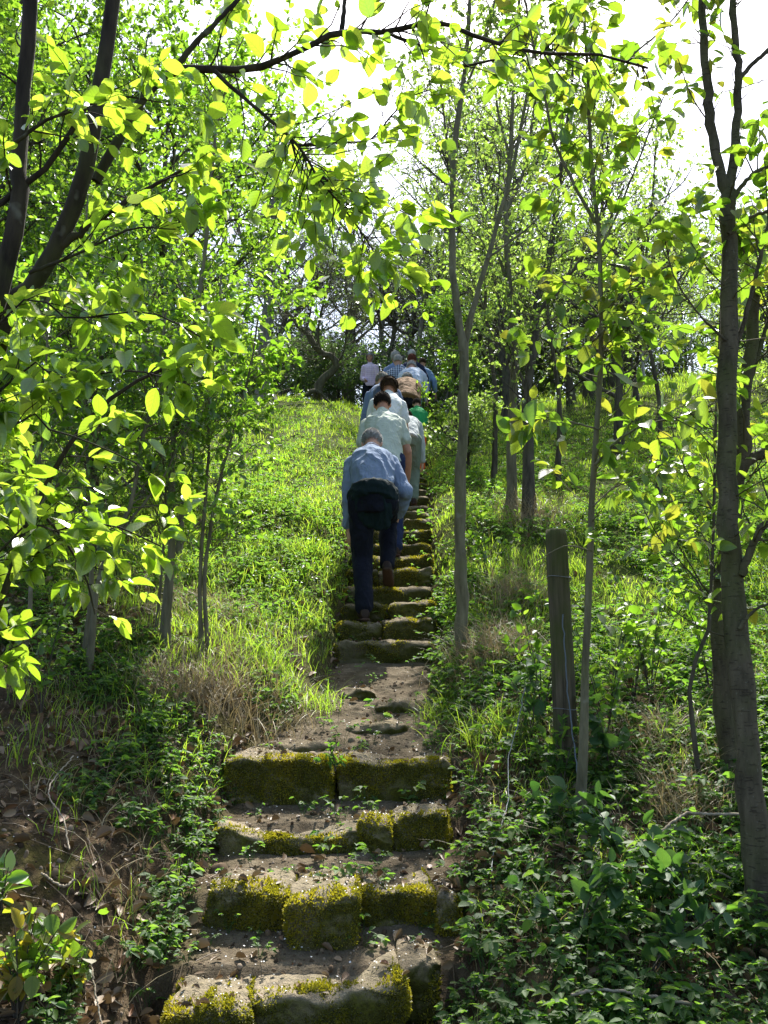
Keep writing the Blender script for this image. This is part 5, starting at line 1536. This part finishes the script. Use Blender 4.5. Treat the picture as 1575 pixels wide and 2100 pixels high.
def meadow():
    rng = np.random.default_rng(400)
    mb = MB()
    X = scatter(rng, 330000, (6.0, 26.))
    u = np.abs(X[:, 0] - xc(X[:, 1]))
    dens = sstep(5.8, 8.6, X[:, 1] + np.where(X[:, 0] > .3, 1.3, 0) + 1.4 * (fbm(X[:, 0] * 1.3, X[:, 1] * 1.3, 71) - .5)) * sstep(.30, .50, u + .15 * (vnoise(X[:, 0] * 6, X[:, 1] * 6, 4) - .5) + .25 * sstep(14, 15, X[:, 1]))
    cl = fbm(X[:, 0] * 2.5, X[:, 1] * 2.5, 33)
    dens *= (.25 + .75 * sstep(.36, .54, cl)) * (.55 + .45 * sstep(.3, .55, vnoise(X[:, 0] * 7, X[:, 1] * 7, 17)))
    X = X[rng.uniform(0, 1, len(X)) < dens]
    n = len(X)
    tall = 1 + 1.6 * sstep(18, 20, X[:, 1]) * sstep(-1.2, -.2, X[:, 0]) + .5 * sstep(.62, .75, fbm(X[:, 0] * 1.7, X[:, 1] * 1.7, 8))
    h = rng.uniform(.03, .11, n) * tall * (.7 + .9 * sstep(.45, .65, fbm(X[:, 0] * 3.1, X[:, 1] * 3.1, 39)))
    w = .0035 + .00055 * X[:, 1]
    blades(mb, rng, X - np.array([0, 0, .01]), h, w * rng.uniform(.7, 1.4, n), rng.uniform(.2, 1.1, n), 2)
    o = mb.build('meadow_grass', M_GRASS)
    tag(o, 'bright green meadow grass covering the sunny slope', 'grass', kind='stuff')
    # short grass on the shaded banks
    mb = MB()
    X = scatter(rng, 60000, (3.6, 8.5))
    u = X[:, 0] - xc(X[:, 1])
    dens = sstep(.42, .6, np.abs(u) / (half(X[:, 1]) + .1)) * sstep(.45, .6, fbm(X[:, 0] * 1.8, X[:, 1] * 1.8, 55)) * (.25 + .75 * sstep(4.6, 6.4, X[:, 1])) * np.where(np.abs(u) < half(X[:, 1]) + .08, 0, 1)
    X = X[rng.uniform(0, 1, len(X)) < dens]
    n = len(X)
    blades(mb, rng, X, rng.uniform(.06, .2, n), rng.uniform(.003, .006, n), rng.uniform(.3, 1.2, n), 3)
    tag(mb.build('bank_grass', M_GRASS), 'sparse green grass blades on the shaded banks', 'grass', kind='stuff')
    mb = MB()
    X = scatter(rng, 42000, (3.2, 12.))
    u = X[:, 0] - xc(X[:, 1])
    dens = np.where(np.abs(u) < half(X[:, 1]) + .08, 0, 1) * sstep(.47, .62, fbm(X[:, 0] * 1.4 + 3, X[:, 1] * 1.4, 91)) * (.30 + .4 * sstep(4.4, 5.6, X[:, 1])) * np.where(X[:, 1] > 7.5, .5, 1) * np.where(u < 0, .5, .4)
    X = X[rng.uniform(0, 1, len(X)) < dens]
    n = len(X)
    blades(mb, rng, X, rng.uniform(.08, .26, n), rng.uniform(.003, .005, n), rng.uniform(.7, 1.6, n), 4)
    tag(mb.build('dry_grass', M_DRY), 'matted straw-coloured dead grass on the banks', 'grass', kind='stuff')


meadow()


def cover():
    rng = np.random.default_rng(410)
    mb = MB()
    X = scatter(rng, 38000, (2.4, 17.))
    u = X[:, 0] - xc(X[:, 1]); y = X[:, 1]
    f = fbm(X[:, 0] * 1.9, X[:, 1] * 1.9, 77)
    on = np.abs(u) < half(y) + .03
    dl = np.where(y < 5.4, sstep(.50, .64, f + .12 * sstep(-1.1, -.6, u)) * .65, .75 * sstep(.36, .55, f))
    dr = np.where(y < 6., .28 + .6 * sstep(.42, .58, f), .9 * sstep(.3, .5, f))
    dens = np.where(on, np.where((y < 7.2), .03, .08 + .5 * sstep(.55, 1., np.abs(u) / half(y)) * sstep(.4, .6, f)), np.where(u < 0, dl, dr)) * np.where(y > 10, .55, 1)
    k = rng.uniform(0, 1, len(X)) < dens
    X = X[k]
    n = len(X)
    size = np.clip(rng.lognormal(0, .35, n), .5, 2.2) * np.where(X[:, 1] > 9, 1.15, 1.) * np.where(X[:, 0] < 0, .72, .82)
    Bs, Ds, Ls = [], [], []
    stem = []
    for s in range(5):
        az = rng.uniform(0, 2 * np.pi, n)
        out = np.stack([np.cos(az), np.sin(az), np.zeros(n)], -1)
        hh = rng.uniform(.015, .11, n) * size
        tip = X + out * (rng.uniform(.02, .075, n) * size)[:, None] + np.array([0, 0, 1.]) * hh[:, None]
        for q, (da, fr) in enumerate(((0, 1.), (.95, .82), (-.95, .82), (1.9, .55), (-1.9, .55))):
            if q >= 3: kk = rng.uniform(0, 1, n) < .5
            else: kk = np.ones(n, bool)
            a2 = az + da + rng.normal(0, .15, n)
            D = np.stack([np.cos(a2), np.sin(a2), rng.normal(-.1, .25, n)], -1)
            Bs.append(tip[kk]); Ds.append(D[kk]); Ls.append((rng.uniform(.026, .044, n) * size * fr)[kk])
        stem.append(np.stack([X - np.array([0, 0, .01]), (X + tip) / 2 + np.array([0, 0, .008]), tip], 1))
    B = np.concatenate(Bs); D = np.concatenate(Ds); L = np.concatenate(Ls)
    N = nrm(np.array([0, 0, 1.]) + rng.normal(0, .3, B.shape))
    leaves(mb, rng, B, D, N, L, L * rng.uniform(.45, .7, len(L)), T_MID)
    st = np.concatenate(stem); st = st[st[:, 0, 1] < 6.]
    tubes(mb, st, np.full(st.shape[:2], .0011), 3)
    tag(mb.build('ground_cover', M_COVER), 'low leafy ground plants carpeting both banks', 'ground cover', kind='stuff')


cover()


def litter():
    rng = np.random.default_rng(420)
    mb = MB()
    X = scatter(rng, 15000, (2.3, 9.5))
    u = X[:, 0] - xc(X[:, 1]); y = X[:, 1]
    f = fbm(X[:, 0] * 1.6, X[:, 1] * 1.6, 13)
    dens = np.where(np.abs(u) < half(y) + .02, .05, .30 + .6 * sstep(.4, .6, f)) * np.where(y > 6.5, .4, 1)
    X = X[rng.uniform(0, 1, len(X)) < dens]; n = len(X)
    D = np.stack([rng.normal(size=n), rng.normal(size=n), rng.normal(0, .3, n)], -1)
    N = nrm(np.array([0, 0, 1.]) + rng.normal(0, .5, (n, 3)))
    L = rng.uniform(.025, .075, n)
    leaves(mb, rng, X + np.array([0, 0, .01]), D, N, L, L * rng.uniform(.4, .75, n), T_LIT)
    tp = np.concatenate(TREADS); tp = tp[tp[:, 1] < 7.6]
    m = 240
    X2 = tp[rng.integers(0, len(tp), m)] + np.array([0, 0, .008])
    L = rng.uniform(.012, .045, m)
    leaves(mb, rng, X2, np.stack([rng.normal(size=m), rng.normal(size=m), rng.normal(0, .15, m)], -1), nrm(np.array([0, 0, 1.]) + rng.normal(0, .3, (m, 3))), L, L * rng.uniform(.25, .7, m), T_LIT)
    # bits of twig
    m = 1500
    X = scatter(rng, m, (2.3, 7.))
    u = X[:, 0] - xc(X[:, 1]); X = X[np.abs(u) > half(X[:, 1]) - .1]; m = len(X)
    a = rng.uniform(0, 2 * np.pi, m); L = rng.uniform(.03, .22, m)
    d = np.stack([np.cos(a), np.sin(a), np.zeros(m)], -1) * L[:, None]
    p1 = X + d * .5 + rng.normal(0, .012, (m, 3)); p2 = X + d
    for p in (p1, p2): p[:, 2] = H(p[:, 0], p[:, 1]) + .012
    tubes(mb, np.stack([X + [0, 0, .008], p1, p2], 1), np.full((m, 3), .0018), 4, rng.uniform(.2, .7, m))
    tag(mb.build('leaf_litter', M_LIT), 'brown curled dead leaves and bits of twig lying on the soil', 'leaf litter', kind='stuff')
    # clods and pebbles of the bare bank
    mb = MB()
    X = scatter(rng, 9000, (2.3, 6.8))
    u = X[:, 0] - xc(X[:, 1])
    k = (u < -half(X[:, 1]) + .2) | ((np.abs(u) < half(X[:, 1])) & (rng.uniform(0, 1, len(X)) < .8))
    X = X[k]; n = len(X)
    base, T_, Q_ = sphere((0, 0, 0), (1, 1, 1), None, 5, 4)
    s = rng.lognormal(-5.2, .55, n)
    V = X[:, None, :] + base[None] * (s[:, None] * rng.uniform(.6, 1.3, (n, 3)))[:, None, :] * rng.uniform(.75, 1.2, (n, len(base), 1))
    o = (np.arange(n) * len(base))[:, None, None]
    mb.add(V.reshape(-1, 3), [(T_[None] + o).reshape(-1, 3), (Q_[None] + o).reshape(-1, 4)], np.repeat(rng.uniform(0, 1, n), len(base)))
    m_, nt, out = mat('soil_crumb')
    at = nd(nt, 'ShaderNodeAttribute', attribute_name='rnd')
    principled(nt, out, ramp(nt, at.outputs['Fac'], [(0, (.04, .028, .018)), (.6, (.12, .085, .055)), (1, (.25, .2, .15))]), .95, None, .1)
    tag(mb.build('soil_crumbs', m_), 'crumbs of brown soil and grit on the bank and treads', 'soil', kind='stuff')
    # fallen blossom
    mb = MB()
    X = scatter(rng, 5000, (2.8, 7.3))
    u = X[:, 0] - xc(X[:, 1])
    p = np.where(np.abs(u) < half(X[:, 1]), .75, .12)
    X = X[rng.uniform(0, 1, len(X)) < p]; n = len(X)
    D = np.stack([rng.normal(size=n), rng.normal(size=n), rng.normal(0, .2, n)], -1)
    L = rng.uniform(.006, .011, n)
    leaves(mb, rng, X + np.array([0, 0, .02]), D, nrm(np.array([0, 0, 1.]) + rng.normal(0, .3, (n, 3))), L, L * .9, T_FAR)
    tp = np.concatenate(TREADS)
    tp = tp[(tp[:, 1] < 7.6)]
    X = tp[rng.integers(0, len(tp), 620)] + np.stack([rng.normal(0, .01, 620), rng.normal(0, .01, 620), np.full(620, .006)], -1)
    L = rng.uniform(.005, .010, 620)
    leaves(mb, rng, X, np.stack([rng.normal(size=620), rng.normal(size=620), rng.normal(0, .2, 620)], -1), nrm(np.array([0, 0, 1.]) + rng.normal(0, .3, (620, 3))), L, L * .9, T_FAR)
    # daisies in the meadow
    X = scatter(rng, 5200, (7.5, 21.)); u = X[:, 0] - xc(X[:, 1]); X = X[(np.abs(u) > .5) & (fbm(X[:, 0] * 1.2, X[:, 1] * 1.2, 61) > .52)]; n = len(X)
    X = X + np.stack([np.zeros(n), np.zeros(n), rng.uniform(.08, .17, n)], -1)
    L = rng.uniform(.014, .026, n)
    leaves(mb, rng, X, np.stack([rng.normal(size=n), rng.normal(size=n), np.zeros(n)], -1), nrm(np.array([0, -.4, 1.]) + rng.normal(0, .3, (n, 3))), L, L, T_FAR)
    tag(mb.build('fallen_petals', M_PETAL), 'tiny white petals on the steps and white flowers in the grass', 'petals', kind='stuff')


litter()

# ------------------------------------------------------------------ light, sky, camera
AZ, EL = math.radians(12), math.radians(55)
sun = bpy.data.lights.new('sun', 'SUN')
sun.energy = 5.0; sun.angle = math.radians(.55); sun.color = (1, .97, .91)
so = bpy.data.objects.new('sun', sun); COL.objects.link(so)
sv = Vector((math.sin(AZ) * math.cos(EL), math.cos(AZ) * math.cos(EL), math.sin(EL)))
so.rotation_euler = sv.to_track_quat('Z', 'Y').to_euler()
so.location = (3, 10, 20)
W = bpy.data.worlds.new('World'); SC.world = W
W.use_nodes = True
nt = W.node_tree; nt.nodes.clear()
sky = nt.nodes.new('ShaderNodeTexSky'); sky.sky_type = 'NISHITA'; sky.sun_disc = False
sky.sun_elevation = EL; sky.sun_rotation = AZ
sky.air_density = 1.0; sky.dust_density = 2.5; sky.ozone_density = 1.
bg = nt.nodes.new('ShaderNodeBackground'); bg.inputs[1].default_value = .148
ow = nt.nodes.new('ShaderNodeOutputWorld')
nt.links.new(sky.outputs[0], bg.inputs[0]); nt.links.new(bg.outputs[0], ow.inputs[0])

cam = bpy.data.cameras.new('camera')
cam.sensor_fit = 'VERTICAL'; cam.sensor_height = 24.; cam.lens = FPX / 2100 * 24.
cam.clip_start = .05; cam.clip_end = 2000
co = bpy.data.objects.new('camera', cam); COL.objects.link(co)
co.location = (0, 0, CZ); co.rotation_euler = (math.pi / 2 + TH, 0, 0)
SC.camera = co
SC.view_settings.view_transform = 'Standard'; SC.view_settings.look = 'None'
SC.view_settings.exposure = 1.25; SC.view_settings.gamma = 1.
SC.render.engine = 'CYCLES'
cy = SC.cycles
cy.max_bounces = 7; cy.diffuse_bounces = 3; cy.glossy_bounces = 2; cy.transmission_bounces = 5; cy.transparent_max_bounces = 4
cy.use_denoising = True
cy.sample_clamp_indirect = 6.
